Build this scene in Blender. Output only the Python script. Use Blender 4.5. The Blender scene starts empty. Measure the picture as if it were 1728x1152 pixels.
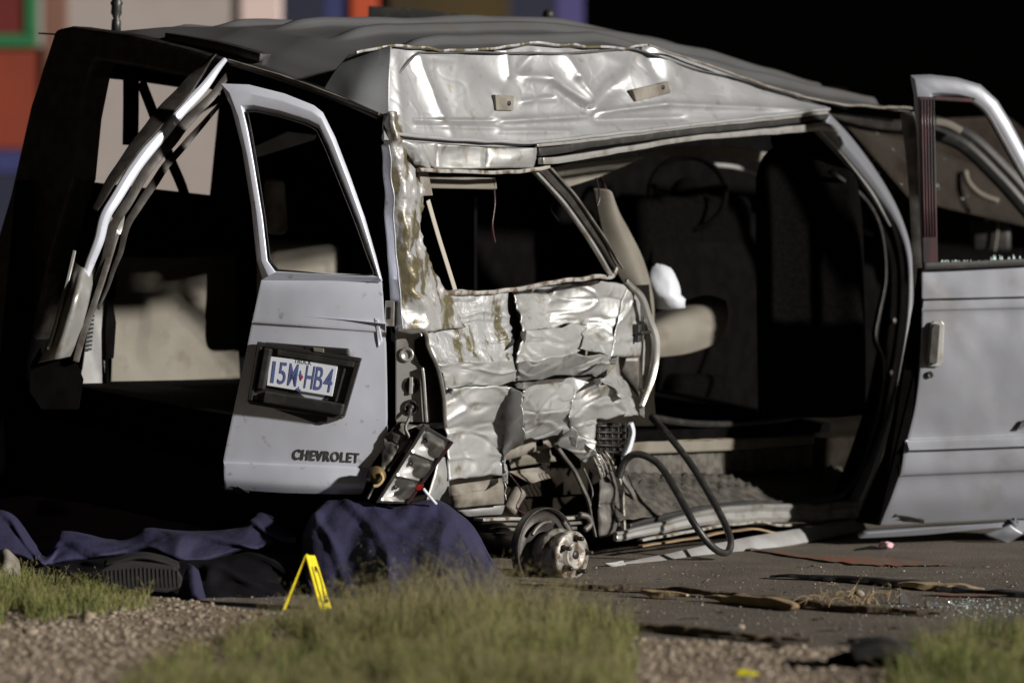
import bpy, math, random
from mathutils import Vector, Matrix, noise
random.seed(7)
scn = bpy.context.scene
R = math.radians

# ------------------------------------------------------------------ camera, sky, flood light, exposure
F, CX, HY, CH = 6240.0, 864.0, 433.0, 1.15       # focal length and horizon in photo pixels, camera height in metres
cam_d = bpy.data.cameras.new('camera'); cam = bpy.data.objects.new('camera', cam_d)
scn.collection.objects.link(cam); scn.camera = cam
cam.location = (0, 0, CH); cam.rotation_euler = (R(90), 0, 0)
cam_d.sensor_width = 36.0; cam_d.lens = F / 1728 * 36.0
cam_d.shift_y = (HY - 576.0) / 1728.0
cam_d.clip_end = 2000
cam_d.dof.use_dof = True; cam_d.dof.focus_distance = 13.3; cam_d.dof.aperture_fstop = 1.7

SUN_AZ, SUN_EL = 60.0, 16.5                       # to the right of the camera axis, above the ground
wld = bpy.data.worlds.new('World'); scn.world = wld; wld.use_nodes = True
nt = wld.node_tree; bg = nt.nodes['Background']
sky = nt.nodes.new('ShaderNodeTexSky'); sky.sky_type = 'NISHITA'; sky.sun_disc = False
sky.sun_elevation = R(SUN_EL); sky.sun_rotation = R(180 - SUN_AZ)
nt.links.new(sky.outputs[0], bg.inputs[0]); bg.inputs[1].default_value = 0.00012
sun_d = bpy.data.lights.new('sun', 'SUN'); sun = bpy.data.objects.new('sun', sun_d)
scn.collection.objects.link(sun)
sun_d.energy = 5.0; sun_d.angle = R(2.6); sun_d.color = (1.0, 0.96, 0.90)
Ldir = Vector((math.sin(R(SUN_AZ)) * math.cos(R(SUN_EL)), -math.cos(R(SUN_AZ)) * math.cos(R(SUN_EL)), math.sin(R(SUN_EL))))
sun.rotation_euler = Ldir.to_track_quat('Z', 'Y').to_euler(); sun.location = (8, 4, 6)
scn.view_settings.view_transform = 'Standard'; scn.view_settings.look = 'None'
scn.view_settings.exposure = 0.18; scn.view_settings.gamma = 1.0; scn.view_settings.use_curve_mapping = False
scn.render.engine = 'CYCLES'; scn.cycles.use_denoising = True
scn.cycles.max_bounces = 8

# ------------------------------------------------------------------ materials
MATS = {}
def mat(name, col, rough=.6, metal=0., col2=None, nscale=6., lo=.4, hi=.6, stretch=None, bump=0., bscale=40.,
        bdist=.002, trans=0., spec=.5, detail=6., col3=None, n3=2.5, lo3=.5, hi3=.7, rough2=None, coat=0.):
    m = bpy.data.materials.new(name); m.use_nodes = True; t = m.node_tree; N = t.nodes; Lk = t.links
    b = N['Principled BSDF']
    b.inputs['Roughness'].default_value = rough; b.inputs['Metallic'].default_value = metal
    b.inputs['Specular IOR Level'].default_value = .02 if name in ('seat_shade_black', 'interior_shade_black', 'underbody') else spec
    b.inputs['Transmission Weight'].default_value = trans
    b.inputs['Coat Weight'].default_value = coat
    b.inputs['Base Color'].default_value = (*col, 1)
    tc = N.new('ShaderNodeTexCoord'); vec = tc.outputs['Object']
    def noisemask(scale, l, h, st=None, det=detail):
        v = vec
        if st:
            mp = N.new('ShaderNodeMapping'); mp.inputs['Scale'].default_value = st; Lk.new(vec, mp.inputs[0]); v = mp.outputs[0]
        n = N.new('ShaderNodeTexNoise'); n.inputs['Scale'].default_value = scale; n.inputs['Detail'].default_value = det
        Lk.new(v, n.inputs['Vector'])
        r = N.new('ShaderNodeMapRange'); r.inputs[1].default_value = l; r.inputs[2].default_value = h
        Lk.new(n.outputs[0], r.inputs[0]); return r.outputs[0]
    last = None
    if col2:
        k = noisemask(nscale, lo, hi, stretch)
        mx = N.new('ShaderNodeMix'); mx.data_type = 'RGBA'; Lk.new(k, mx.inputs[0])
        mx.inputs[6].default_value = (*col, 1); mx.inputs[7].default_value = (*col2, 1); last = mx.outputs[2]
        if rough2 is not None:
            mr = N.new('ShaderNodeMapRange'); mr.inputs[3].default_value = rough; mr.inputs[4].default_value = rough2
            Lk.new(k, mr.inputs[0]); Lk.new(mr.outputs[0], b.inputs['Roughness'])
    if col3:
        k = noisemask(n3, lo3, hi3, None, 8)
        mx = N.new('ShaderNodeMix'); mx.data_type = 'RGBA'; Lk.new(k, mx.inputs[0])
        if last: Lk.new(last, mx.inputs[6])
        else: mx.inputs[6].default_value = (*col, 1)
        mx.inputs[7].default_value = (*col3, 1); last = mx.outputs[2]
    if last: Lk.new(last, b.inputs['Base Color'])
    if bump:
        n = N.new('ShaderNodeTexNoise'); n.inputs['Scale'].default_value = bscale; n.inputs['Detail'].default_value = 5
        Lk.new(vec, n.inputs['Vector'])
        bp = N.new('ShaderNodeBump'); bp.inputs['Strength'].default_value = bump; bp.inputs['Distance'].default_value = bdist
        Lk.new(n.outputs[0], bp.inputs['Height']); Lk.new(bp.outputs[0], b.inputs['Normal'])
    MATS[name] = m; return m

mat('paint', (.28, .29, .31), .40, .4, (.24, .245, .26), 3., .35, .7, bump=.12, bscale=9, bdist=.01, col3=(.24, .21, .17), n3=14, lo3=.62, hi3=.8)
mat('paint_door_shaded', (.225, .231, .258), .42, .35, (.188, .193, .213), 2.5, .35, .7, bump=.1, bscale=6, bdist=.012, col3=(.15, .14, .13), n3=5, lo3=.56, hi3=.85, coat=.35)  # darker copy of the van's silver; weaker light put into the colour
mat('paint_rear_lit', (.69, .715, .81), .36, .3, (.58, .60, .68), 2.2, .4, .65, bump=.12, bscale=5, bdist=.012, col3=(.33, .30, .27), n3=24, lo3=.64, hi3=.78, coat=.35)  # lighter bluish copy of the silver; a second cool light put into the colour
mat('paint_roof_shaded', (.17, .17, .175), .36, .45, (.145, .145, .145), 3, .35, .65, bump=.04, bscale=16, bdist=.004, col3=(.17, .145, .12), n3=6, lo3=.56, hi3=.8)  # darkened silver copy: the roof's dimness is in the colour
mat('crumple', (.50, .50, .495), .40, .6, (.36, .36, .35), 7, .35, .7, bump=.14, bscale=34, bdist=.005, col3=(.19, .155, .10), n3=15, lo3=.57, hi3=.74, rough2=.55)  # pale silver copy carrying the side's brightness in its colour, with brown dirt
mat('cant', (.37, .375, .385), .44, .5, (.31, .31, .315), 4, .35, .7, bump=.10, bscale=30, bdist=.005, col3=(.22, .19, .14), n3=20, lo3=.60, hi3=.78)  # silver copy again; the cant panel's share of light is mixed into it
mat('smear', (.44, .44, .445), .40, .5, (.15, .13, .075), 15, .53, .62, stretch=(1., 1., .35), bump=.5, bscale=26, bdist=.012, col3=(.55, .55, .55), n3=40, lo3=.58, hi3=.66)
mat('smear_red_glints', (.40, .395, .39), .42, .4, (.135, .115, .065), 17, .46, .55, stretch=(1., 1., .4), bump=.5, bscale=44, bdist=.008, col3=(.55, .06, .03), n3=19, lo3=.72, hi3=.74)  # real smears plus red flecks, which are light reflections painted in
mat('primer', (.22, .20, .17), .7, .1, (.12, .10, .08), 12, .4, .65, bump=.3, bscale=60)
mat('bare_steel', (.40, .395, .38), .35, .55, (.24, .21, .17), 14, .5, .72, bump=.12, bscale=30)
mat('rust_steel', (.32, .305, .28), .5, .3, (.10, .065, .04), 30, .46, .62, bump=.5, bscale=70, bdist=.004)
mat('dark_steel', (.045, .04, .036), .5, .5, (.025, .02, .017), 20, .4, .6, bump=.3, bscale=50)
mat('grey_steel', (.16, .15, .14), .5, .4, (.07, .06, .05), 15, .4, .65, bump=.35, bscale=40)
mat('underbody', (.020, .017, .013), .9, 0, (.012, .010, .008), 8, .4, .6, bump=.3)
mat('black_plastic', (.022, .021, .020), .42, 0, (.05, .046, .04), 20, .5, .75, bump=.25, bscale=120)
mat('rubber', (.016, .015, .015), .45, 0, (.035, .032, .028), 25, .5, .7, bump=.2, bscale=90)
mat('interior_shade_black', (.0028, .0026, .0026), .9, 0, (.0045, .004, .004), 12, .4, .6, bump=.3, bscale=150)  # near-black base puts the unlit cabin's shade into the colour
mat('seat_shade_black', (.0025, .0022, .0022), .95, 0, (.004, .0036, .0034), 60, .4, .6, bump=.4, bscale=300)  # black cloth darkened further, the seats' lack of light put into the colour
mat('beige_trim', (.18, .165, .135), .75, 0, (.135, .12, .095), 5, .35, .65, bump=.3, bscale=160, col3=(.09, .07, .05), n3=7, lo3=.58, hi3=.8)
mat('grey_trim', (.30, .30, .30), .6, 0, (.22, .21, .2), 6, .4, .6, bump=.2, bscale=80)
mat('carpet', (.24, .20, .14), .95, 0, (.13, .10, .07), 9, .35, .65, bump=.7, bscale=180, bdist=.006)
mat('tread', (.10, .09, .075), .8, .1, (.045, .04, .034), 22, .4, .6, bump=.6, bscale=90, bdist=.006)
mat('belt', (.36, .33, .28), .8, bump=.2, bscale=300)
mat('chrome', (.78, .77, .75), .30, .5, (.6, .59, .57), 8, .4, .7)
mat('red_lens', (.25, .012, .01), .2, 0, (.12, .008, .008), 30, .4, .6, spec=.7)
mat('red_trim', (.06, .016, .02), .35, .1, (.015, .012, .014), 20, .4, .6, stretch=(1, 1, .15))
mat('plate_white', (.72, .74, .80), .5, bump=.1)
mat('plate_blue', (.10, .13, .30), .45)
mat('plate_red', (.5, .04, .04), .45)
mat('ink', (.012, .012, .012), .5)
mat('badge', (.09, .09, .09), .35, .5, (.2, .2, .2), 60, .5, .7)
mat('glass_dirty', (.016, .012, .010), .15, 0, (.032, .024, .02), 14, .4, .7, spec=.6, col3=(.03, .025, .02), n3=4, lo3=.4, hi3=.65)
mat('glass_shard', (.62, .75, .72), .08, 0, spec=.9)
mat('bag_white', (.55, .57, .62), .45, bump=.3, bscale=25, bdist=.01)
mat('yellow_board', (.80, .66, .02), .5, 0, (.72, .56, .02), 30, .4, .6)
mat('tarp', (.018, .0165, .055), .8, 0, (.012, .011, .036), 5, .35, .65, bump=.5, bscale=38, bdist=.008)
mat('shade_black', (.004, .004, .005), .95, 0, (.007, .006, .008), 9, .4, .6, spec=.1)  # shade put into a colour, for the added bundle under the sheet
mat('brown_socket', (.16, .11, .04), .6, 0, (.09, .06, .02), 30, .4, .6)
mat('shoe', (.012, .010, .009), .8, 0, (.007, .006, .006), 20, .4, .6)
mat('wood', (.40, .30, .17), .85, 0, (.17, .11, .06), 16, .4, .62, stretch=(.12, .12, 1), bump=.6, bscale=60, bdist=.005)
mat('wood_dark', (.085, .06, .04), .9, 0, (.21, .155, .095), 22, .52, .68, bump=.7, bscale=60, bdist=.006)
mat('straw', (.42, .30, .14), .9)
mat('asphalt', (.150, .123, .095), .85, 0, (.095, .078, .060), 3.2, .35, .65, bump=.9, bscale=130, bdist=.008, col3=(.22, .19, .15), n3=160, lo3=.56, hi3=.7)
mat('verge', (.30, .225, .15), .95, 0, (.18, .135, .09), 7, .35, .65, bump=.9, bscale=60, bdist=.012, col3=(.30, .25, .19), n3=55, lo3=.52, hi3=.66)
mat('stone', (.31, .25, .185), .85, 0, (.19, .15, .11), 7, .3, .7, bump=.3, bscale=120, col3=(.32, .27, .22), n3=23, lo3=.5, hi3=.66)
mat('grit', (.14, .12, .10), .6, 0, (.32, .29, .26), 40, .45, .6)
mat('road_orange', (.24, .075, .03), .85, 0, (.13, .10, .075), 14, .44, .54, bump=.6, bscale=120)
mat('grass', (.09, .125, .028), .8, 0, (.155, .16, .05), 3, .35, .65, spec=.2)
mat('grass_dry', (.26, .22, .115), .85, 0, (.18, .165, .07), 6, .35, .65, spec=.2)
mat('leaf_yellow', (.62, .55, .02), .6)
mat('wall_white', (.34, .295, .275), .85, 0, (.31, .27, .25), 2, .35, .65)
mat('wall_red', (.21, .030, .010), .8, 0, (.17, .025, .009), 2, .35, .65)
mat('wall_green', (.015, .13, .045), .7)
mat('wall_maroon', (.11, .008, .006), .8)
mat('wall_pink', (.62, .48, .45), .8)
mat('wall_brown', (.17, .08, .055), .8)
mat('wall_blue', (.025, .03, .11), .75, 0, (.028, .033, .13), 3, .4, .6)
mat('wall_navy', (.012, .014, .035), .8)
mat('wall_purple', (.06, .05, .17), .75)
mat('wall_orange', (.42, .06, .018), .75)
mat('wall_dim_olive', (.055, .034, .006), .9, 0, (.02, .012, .004), .7, .35, .65)  # low light of the recess put into a dim olive base
mat('pink_scrap', (.62, .38, .42), .7)

# ------------------------------------------------------------------ geometry helpers
def W(px, py, d): return Vector(((px - CX) / F * d, d, CH - (py - HY) / F * d))
def G(px, py, z=0.):                                # the point of the ground seen in a given direction
    d = F * (CH - z) / (py - HY); return Vector(((px - CX) / F * d, d, z))
class Plane:                                        # an upright plane of the van, given by a point and a direction in plan
    def __init__(s, x, d, dx, dd):
        l = math.hypot(dx, dd); s.x, s.d, s.dx, s.dd = x, d, dx / l, dd / l
        s.n = Vector((s.dd, -s.dx, 0))
        if s.n.y > 0: s.n = -s.n
    def __call__(s, px, py, off=0.):
        k = (px - CX) / F; x0, d0 = s.x + s.n.x * off, s.d + s.n.y * off
        t = (k * d0 - x0) / (s.dx - k * s.dd)
        d = d0 + s.dd * t
        return W(px, py, d)
C0 = Vector((-.446, 13.0))
SD = (.63, .777)
SIDE = Plane(C0.x, C0.y, *SD)
REAR = Plane(C0.x, C0.y, -SD[1], SD[0])
def V(s, t, z):                                     # van coordinates: s from the tail forward, t from the right side inward
    return Vector((C0.x + .63 * s - .777 * t, C0.y + .777 * s + .63 * t, z))
def lengthwise(t): v = V(0, t, 0); return Plane(v.x, v.y, *SD)
def crosswise(s): v = V(s, 0, 0); return Plane(v.x, v.y, -SD[1], SD[0])
LEFT = lengthwise(1.75)
DOOR = Plane(*[W(646, 500, 13.0).x, 13.0], -.988, .155)
FDOOR = Plane(W(1552, 500, 14.7).x, 14.7, 1.0, .22)

COL = scn.collection
def link(o, parent):
    COL.objects.link(o)
    if parent is not None: o.parent = parent
    return o
ORG = {}
def root_org(parent):
    while parent.parent: parent = parent.parent
    return parent.location
def mk(name, verts, faces, m, parent=None, smooth=False, mods=(), mats=None, midx=None, org=None):
    verts = [Vector(v) for v in verts]
    if parent is not None: o0 = Vector(root_org(parent))
    elif org is not None: o0 = Vector(org)
    else:
        n = len(verts); o0 = sum(verts, Vector()) / n; o0.z = min(v.z for v in verts)
    me = bpy.data.meshes.new(name)
    me.from_pydata([v - o0 for v in verts], [], faces)
    for mm in ([m] if mats is None else mats): me.materials.append(MATS[mm])
    if midx: me.polygons.foreach_set('material_index', midx)
    if smooth: me.polygons.foreach_set('use_smooth', [True] * len(me.polygons))
    me.update()
    if any(x[0] == 'solid' for x in mods):
        t_ = Vector()
        for f in me.polygons: t_ += f.normal * f.area
        if t_.dot(Vector((.25, -1, .35))) < 0: me.flip_normals()
    o = bpy.data.objects.new(name, me)
    if parent is None: o.location = o0
    link(o, parent)
    for md in mods:
        if md[0] == 'bevel':
            b = o.modifiers.new('bevel', 'BEVEL'); b.width = md[1]; b.segments = md[2] if len(md) > 2 else 2; b.limit_method = 'ANGLE'; b.angle_limit = R(35)
        elif md[0] == 'solid':
            b = o.modifiers.new('solid', 'SOLIDIFY'); b.thickness = md[1]; b.offset = md[2] if len(md) > 2 else 0
        elif md[0] == 'sub':
            b = o.modifiers.new('sub', 'SUBSURF'); b.levels = b.render_levels = md[1]
    return o
def tag(o, label, cat, group=None, kind=None):
    if label: o['label'] = label
    if cat: o['category'] = cat
    if group: o['group'] = group
    if kind: o['kind'] = kind
    return o
def empty(name, loc):
    o = bpy.data.objects.new(name, None); o.location = loc; o.empty_display_size = .2; COL.objects.link(o); return o
def cr(p, t):                                        # Catmull-Rom through a list of vectors, t in 0..1
    n = len(p) - 1; x = min(max(t, 0), 1) * n; i = min(int(x), n - 1); f = x - i
    a, b, c, d = p[max(i - 1, 0)], p[i], p[i + 1], p[min(i + 2, n)]
    return .5 * ((2 * b) + (c - a) * f + (2 * a - 5 * b + 4 * c - d) * f * f + (3 * b - a - 3 * c + d) * f ** 3)
def curve(pts, n): return [cr(pts, i / n) for i in range(n + 1)]
def nz(p, s, a): return noise.noise(p * s) * a
def gridfaces(nu, nv, o=0):
    return [(o + j * (nu + 1) + i, o + j * (nu + 1) + i + 1, o + (j + 1) * (nu + 1) + i + 1, o + (j + 1) * (nu + 1) + i) for j in range(nv) for i in range(nu)]
def gridpatch(name, rows, nu, nv, m, parent=None, disp=None, mods=(('solid', .003),), smooth=True, lin=False, **k):
    rr = [curve([Vector(p) for p in r], nu) for r in rows]
    vs = []
    for j in range(nv + 1):
        for i in range(nu + 1):
            p = cr([r[i] for r in rr], j / nv)
            if disp: p = p + disp(p, i / nu, j / nv)
            vs.append(p)
    return mk(name, vs, gridfaces(nu, nv), m, parent, smooth, mods, **k)
def facetmesh(name, facets, plane, m, parent, n=8, amp=.006, freq=14., thick=.004, crease=0.):
    vs, fs = [], []
    for f in facets:
        q = [plane(*c) for c in f[:4]]; bul = f[4] if len(f) > 4 else 0.
        o = len(vs)
        for j in range(n + 1):
            for i in range(n + 1):
                u, v = i / n, j / n
                p = (q[0] * (1 - u) + q[1] * u) * (1 - v) + (q[3] * (1 - u) + q[2] * u) * v
                w = math.sin(math.pi * u) * math.sin(math.pi * v)
                dd = nz(p, freq, amp) + nz(p + Vector((5, 1, 2)), freq * 2.7, amp * .4) + nz(p, 4.5, amp * 1.6)
                dd += crease * (math.exp(-(noise.noise(p * 6.5 + Vector((9, 2, 6))) / .07) ** 2) - 1.2 * math.exp(-(noise.noise(p * 8 + Vector((1, 8, 3))) / .06) ** 2)) * min(1, 6 * u, 6 * v, 6 - 6 * u, 6 - 6 * v)
                vs.append(p + plane.n * (bul * w + dd))
        fs += gridfaces(n, n, o)
    return mk(name, vs, fs, m, parent, True, (('solid', thick, -1),) if thick else ())
def foldedsheet(name, facets, plane, mats, parent, n=9, amp=.004, seed=3, snap=8., crease=.005, jit=.016):
    """one continuous sheet folded along the facets' edges, with irregular creases inside each of them"""
    from mathutils.geometry import delaunay_2d_cdt
    rnd = random.Random(seed); P = []; E = set()
    def add(x, y, o, tol):
        for k, q in enumerate(P):
            if math.hypot(q[0] - x, q[1] - y) < tol: q[2] = (q[2] * q[3] + o) / (q[3] + 1); q[3] += 1; return k
        P.append([x, y, o, 1]); return len(P) - 1
    for f, _ in facets:
        ix = [add(*c, snap) for c in f[:4]]
        for a, b in zip(ix, ix[1:] + ix[:1]):
            if a != b: E.add((min(a, b), max(a, b)))
    for f, _ in facets:
        ar = abs(sum(f[i][0] * f[(i + 1) % 4][1] - f[(i + 1) % 4][0] * f[i][1] for i in range(4))) / 2
        for _k in range(int(ar / 3600 + .5)):
            u, v = rnd.uniform(.15, .85), rnd.uniform(.15, .85)
            c = [(f[0][k] * (1 - u) + f[1][k] * u) * (1 - v) + (f[3][k] * (1 - u) + f[2][k] * u) * v for k in range(3)]
            add(c[0], c[1], c[2] + rnd.uniform(-jit, jit), 9.)
    V2, E2, F2, ov, _, _ = delaunay_2d_cdt([Vector((q[0], q[1])) for q in P], list(E), [], 0, 1e-3)
    def off(i):
        if ov[i]: return P[ov[i][0]][2]
        w = [(1 / (.1 + (V2[i] - Vector((q[0], q[1]))).length ** 3), q[2]) for q in P]; return sum(a * b for a, b in w) / sum(a for a, _ in w)
    O = [off(i) for i in range(len(V2))]
    def inside(x, y, f):
        s = [(f[(i + 1) % 4][0] - f[i][0]) * (y - f[i][1]) - (f[(i + 1) % 4][1] - f[i][1]) * (x - f[i][0]) for i in range(4)]
        return all(t > -150 for t in s) or all(t < 150 for t in s)
    vs, fs, mi = [], [], []
    for t in F2:
        cx, cy = sum(V2[i].x for i in t) / 3, sum(V2[i].y for i in t) / 3
        hit = [m for f, m in facets if inside(cx, cy, f)]
        if not hit: continue
        A_, B_, C_ = [plane(V2[i].x, V2[i].y, O[i]) for i in t]; base = len(vs); idx = {}
        for a in range(n + 1):
            for b in range(n + 1 - a):
                u, v = a / n, b / n; q = A_ * (1 - u - v) + B_ * u + C_ * v
                d = nz(q, 9, amp * 1.4) + nz(q, 24, amp * .8) + nz(q, 60, amp * .3)
                d += crease * (math.exp(-(noise.noise(q * 7 + Vector((9, 2, 6))) / .05) ** 2) - math.exp(-(noise.noise(q * 10 + Vector((1, 8, 3))) / .045) ** 2))
                idx[a, b] = len(vs); vs.append(q + plane.n * d)
        for a in range(n):
            for b in range(n - a):
                fs.append((idx[a, b], idx[a + 1, b], idx[a, b + 1])); mi.append(hit[0])
                if a + b < n - 1: fs.append((idx[a + 1, b], idx[a + 1, b + 1], idx[a, b + 1])); mi.append(hit[0])
    return mk(name, vs, fs, None, parent, True, (('solid', .004, -1),), mats=mats, midx=mi)
def quadsheet(name, facets, plane, mats, parent, n=26, amp=.004, snap=8., fold=.010, warp=.014, bul=.12):
    """one continuous sheet of bent quads whose corners are shared; folds run mostly level, edges wander"""
    P = []
    def add(x, y, o):
        for q in P:
            if math.hypot(q[0] - x, q[1] - y) < snap: q[2] = (q[2] * q[3] + o) / (q[3] + 1); q[3] += 1; return q
        P.append([x, y, o, 1]); return P[-1]
    C = [[add(*c) for c in f[:4]] for f, _ in facets]
    tx = Vector((plane.dx, plane.dd, 0)); vs, fs, mi = [], [], []
    for c, (f, m) in zip(C, facets):
        q = [plane(*k[:3]) for k in c]; b = f[4] if len(f) > 4 else 0.; o = len(vs)
        for j in range(n + 1):
            for i in range(n + 1):
                u, v = i / n, j / n; r = (q[0] * (1 - u) + q[1] * u) * (1 - v) + (q[3] * (1 - u) + q[2] * u) * v
                s = r.dot(tx); h = Vector((s * 4.5, 0, r.z * 12)); k = Vector((s * 11, 3, r.z * 24))
                d = b * bul * math.sin(math.pi * u) * math.sin(math.pi * v) + noise.noise(h) * fold + noise.noise(k) * fold * .22 + nz(r, 60, amp * .25)
                d += fold * .7 * (math.exp(-(noise.noise(h * .8 + Vector((9, 2, 6))) / .06) ** 2) - math.exp(-(noise.noise(h * 1.1 + Vector((1, 8, 3))) / .05) ** 2))
                w = Vector((s * 9, 7, r.z * 9))
                vs.append(r + plane.n * d + tx * noise.noise(w) * warp + Vector((0, 0, 1)) * noise.noise(w + Vector((4, 4, 4))) * warp)
        fs += gridfaces(n, n, o); mi += [m] * (n * n)
    ob = mk(name, vs, fs, None, parent, True, (('solid', .004, -1),), mats=mats, midx=mi)
    import bmesh
    bm = bmesh.new(); bm.from_mesh(ob.data); bmesh.ops.remove_doubles(bm, verts=bm.verts, dist=.0025); bm.to_mesh(ob.data); bm.free()
    return ob
def qbox(name, quad, plane, o0, o1, m, parent, bev=.004, seg=2, smooth=False):
    """box whose outer face is a quad on one of the van's planes; o0 inner and o1 outer offset"""
    f = [plane(x, y, o1) for x, y in quad]; b = [p - plane.n * (o1 - o0) for p in f]
    vs = f + b
    fs = [(0, 1, 2, 3), (7, 6, 5, 4), (0, 4, 5, 1), (1, 5, 6, 2), (2, 6, 7, 3), (3, 7, 4, 0)]
    return mk(name, vs, fs, m, parent, smooth, (('bevel', bev, seg),) if bev else ())
def poly(name, pts, nrm, depth, m, parent, bev=.003, mods=()):
    """flat outline given in 3D, extruded backwards by depth along -nrm"""
    n = len(pts); vs = [Vector(p) for p in pts] + [Vector(p) - nrm * depth for p in pts]
    fs = [tuple(range(n)), tuple(range(2 * n - 1, n - 1, -1))] + [(i, n + i, n + (i + 1) % n, (i + 1) % n) for i in range(n)]
    return mk(name, vs, fs, m, parent, False, ((('bevel', bev, 2),) if bev else ()) + tuple(mods))
def tubeverts(pts, r, sides=8, rr=None):
    vs, fs = [], []; n = len(pts)
    up = Vector((.3, -.2, 1)).normalized()
    for i, p in enumerate(pts):
        t = (pts[min(i + 1, n - 1)] - pts[max(i - 1, 0)]).normalized()
        a = t.cross(up)
        if a.length < .05: a = t.cross(Vector((1, 0, 0)))
        a.normalize(); b = t.cross(a)
        q = rr[i] if rr else r
        for k in range(sides):
            an = 2 * math.pi * k / sides; vs.append(p + (a * math.cos(an) + b * math.sin(an)) * q)
    for i in range(n - 1):
        for k in range(sides):
            fs.append((i * sides + k, i * sides + (k + 1) % sides, (i + 1) * sides + (k + 1) % sides, (i + 1) * sides + k))
    fs += [tuple(range(sides - 1, -1, -1)), tuple((n - 1) * sides + k for k in range(sides))]
    return vs, fs
def tube(name, pts, r, m, parent, n=40, sides=8, taper=None, **k):
    c = curve([Vector(p) for p in pts], n)
    rr = None if not taper else [r * (1 + (taper - 1) * i / n) for i in range(n + 1)]
    vs, fs = tubeverts(c, r, sides, rr); return mk(name, vs, fs, m, parent, True, **k)
def sweep(name, pts, prof, nref, m, parent, n=40, mods=(('bevel', .002, 2),), wob=0., scale=None, smooth=True):
    """profile of (across, out) points swept along a curve; out is along nref"""
    c = curve([Vector(p) for p in pts], n); vs, fs = [], []; k = len(prof)
    for i, p in enumerate(c):
        t = (c[min(i + 1, n)] - c[max(i - 1, 0)]).normalized()
        o = (nref - t * nref.dot(t)).normalized(); a = t.cross(o).normalized()
        s = cr([Vector((q, 0, 0)) for q in scale], i / n).x if scale else 1.
        p = p + (a * nz(p, 9, 1) + o * nz(p + Vector((3, 3, 3)), 9, 1)) * wob
        for x, y in prof: vs.append(p + a * x * s + o * y * s)
    for i in range(n):
        for j in range(k): fs.append((i * k + j, i * k + (j + 1) % k, (i + 1) * k + (j + 1) % k, (i + 1) * k + j))
    fs += [tuple(range(k - 1, -1, -1)), tuple(n * k + j for j in range(k))]
    return mk(name, vs, fs, m, parent, smooth, mods)
def rect(w, h): return [(-w / 2, -h / 2), (w / 2, -h / 2), (w / 2, h / 2), (-w / 2, h / 2)]
def lathe(name, c, axis, prof, m, parent, n=32, smooth=True, up=Vector((0, 0, 1)), mods=()):
    axis = axis.normalized(); a = axis.cross(up).normalized(); b = a.cross(axis); vs, fs = [], []; k = len(prof)
    for i in range(n):
        an = 2 * math.pi * i / n; d = a * math.cos(an) + b * math.sin(an)
        for r, h in prof: vs.append(c + d * r + axis * h)
    for i in range(n):
        j = (i + 1) % n
        for q in range(k - 1): fs.append((i * k + q, j * k + q, j * k + q + 1, i * k + q + 1))
    fs.append(tuple(i * k for i in range(n - 1, -1, -1))); fs.append(tuple(i * k + k - 1 for i in range(n)))
    return mk(name, vs, fs, m, parent, smooth, mods)
def bil(q, u, v):                                    # bottom-left, bottom-right, top-right, top-left
    x = (q[0][0] * (1 - u) + q[1][0] * u) * (1 - v) + (q[3][0] * (1 - u) + q[2][0] * u) * v
    y = (q[0][1] * (1 - u) + q[1][1] * u) * (1 - v) + (q[3][1] * (1 - u) + q[2][1] * u) * v
    return x, y
def lettering(name, text, quad, plane, off, depth, m, parent, bold=0., space=1.):
    cu = bpy.data.curves.new('t', 'FONT'); cu.body = text; cu.extrude = .02; cu.offset = bold; cu.resolution_u = 4; cu.space_character = space
    o = bpy.data.objects.new('t', cu); COL.objects.link(o); dg = bpy.context.evaluated_depsgraph_get()
    me = bpy.data.meshes.new_from_object(o.evaluated_get(dg))
    vs = [v.co.copy() for v in me.vertices]; fs = [tuple(p.vertices) for p in me.polygons]
    bpy.data.objects.remove(o); bpy.data.curves.remove(cu); bpy.data.meshes.remove(me)
    x0, x1 = min(v.x for v in vs), max(v.x for v in vs); y0, y1 = min(v.y for v in vs), max(v.y for v in vs)
    out = []
    for v in vs:
        px, py = bil(quad, (v.x - x0) / (x1 - x0), (v.y - y0) / (y1 - y0))
        out.append((plane(px, py, off + depth) if v.z > 0 else plane(px, py, off)) if callable(plane) else None)
    return mk(name, out, fs, m, parent)
def ringstrip(name, outer, inner, plane, prof, m, parent, closed=True, mods=(('bevel', .002, 2),), smooth=True):
    """frame between an outer and an inner outline; prof = list of (mix outer>inner, offset)"""
    n = len(outer); k = len(prof); vs, fs = [], []
    for (ox, oy), (ix, iy) in zip(outer, inner):
        for w, off in prof: vs.append(plane(ox * (1 - w) + ix * w, oy * (1 - w) + iy * w, off))
    for i in range(n if closed else n - 1):
        j = (i + 1) % n
        for q in range(k - 1): fs.append((i * k + q, j * k + q, j * k + q + 1, i * k + q + 1))
    return mk(name, vs, fs, m, parent, smooth, mods)
def resample(pts, n, closed=False):
    P = [Vector((*p, 0)) for p in pts]
    if closed: P.append(P[0])
    L = [0]
    for a, b in zip(P, P[1:]): L.append(L[-1] + (b - a).length)
    out = []
    for i in range(n):
        x = L[-1] * i / (n if closed else n - 1); j = 0
        while j < len(L) - 2 and L[j + 1] < x: j += 1
        f = (x - L[j]) / max(L[j + 1] - L[j], 1e-9); q = P[j].lerp(P[j + 1], f); out.append((q.x, q.y))
    return out

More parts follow.
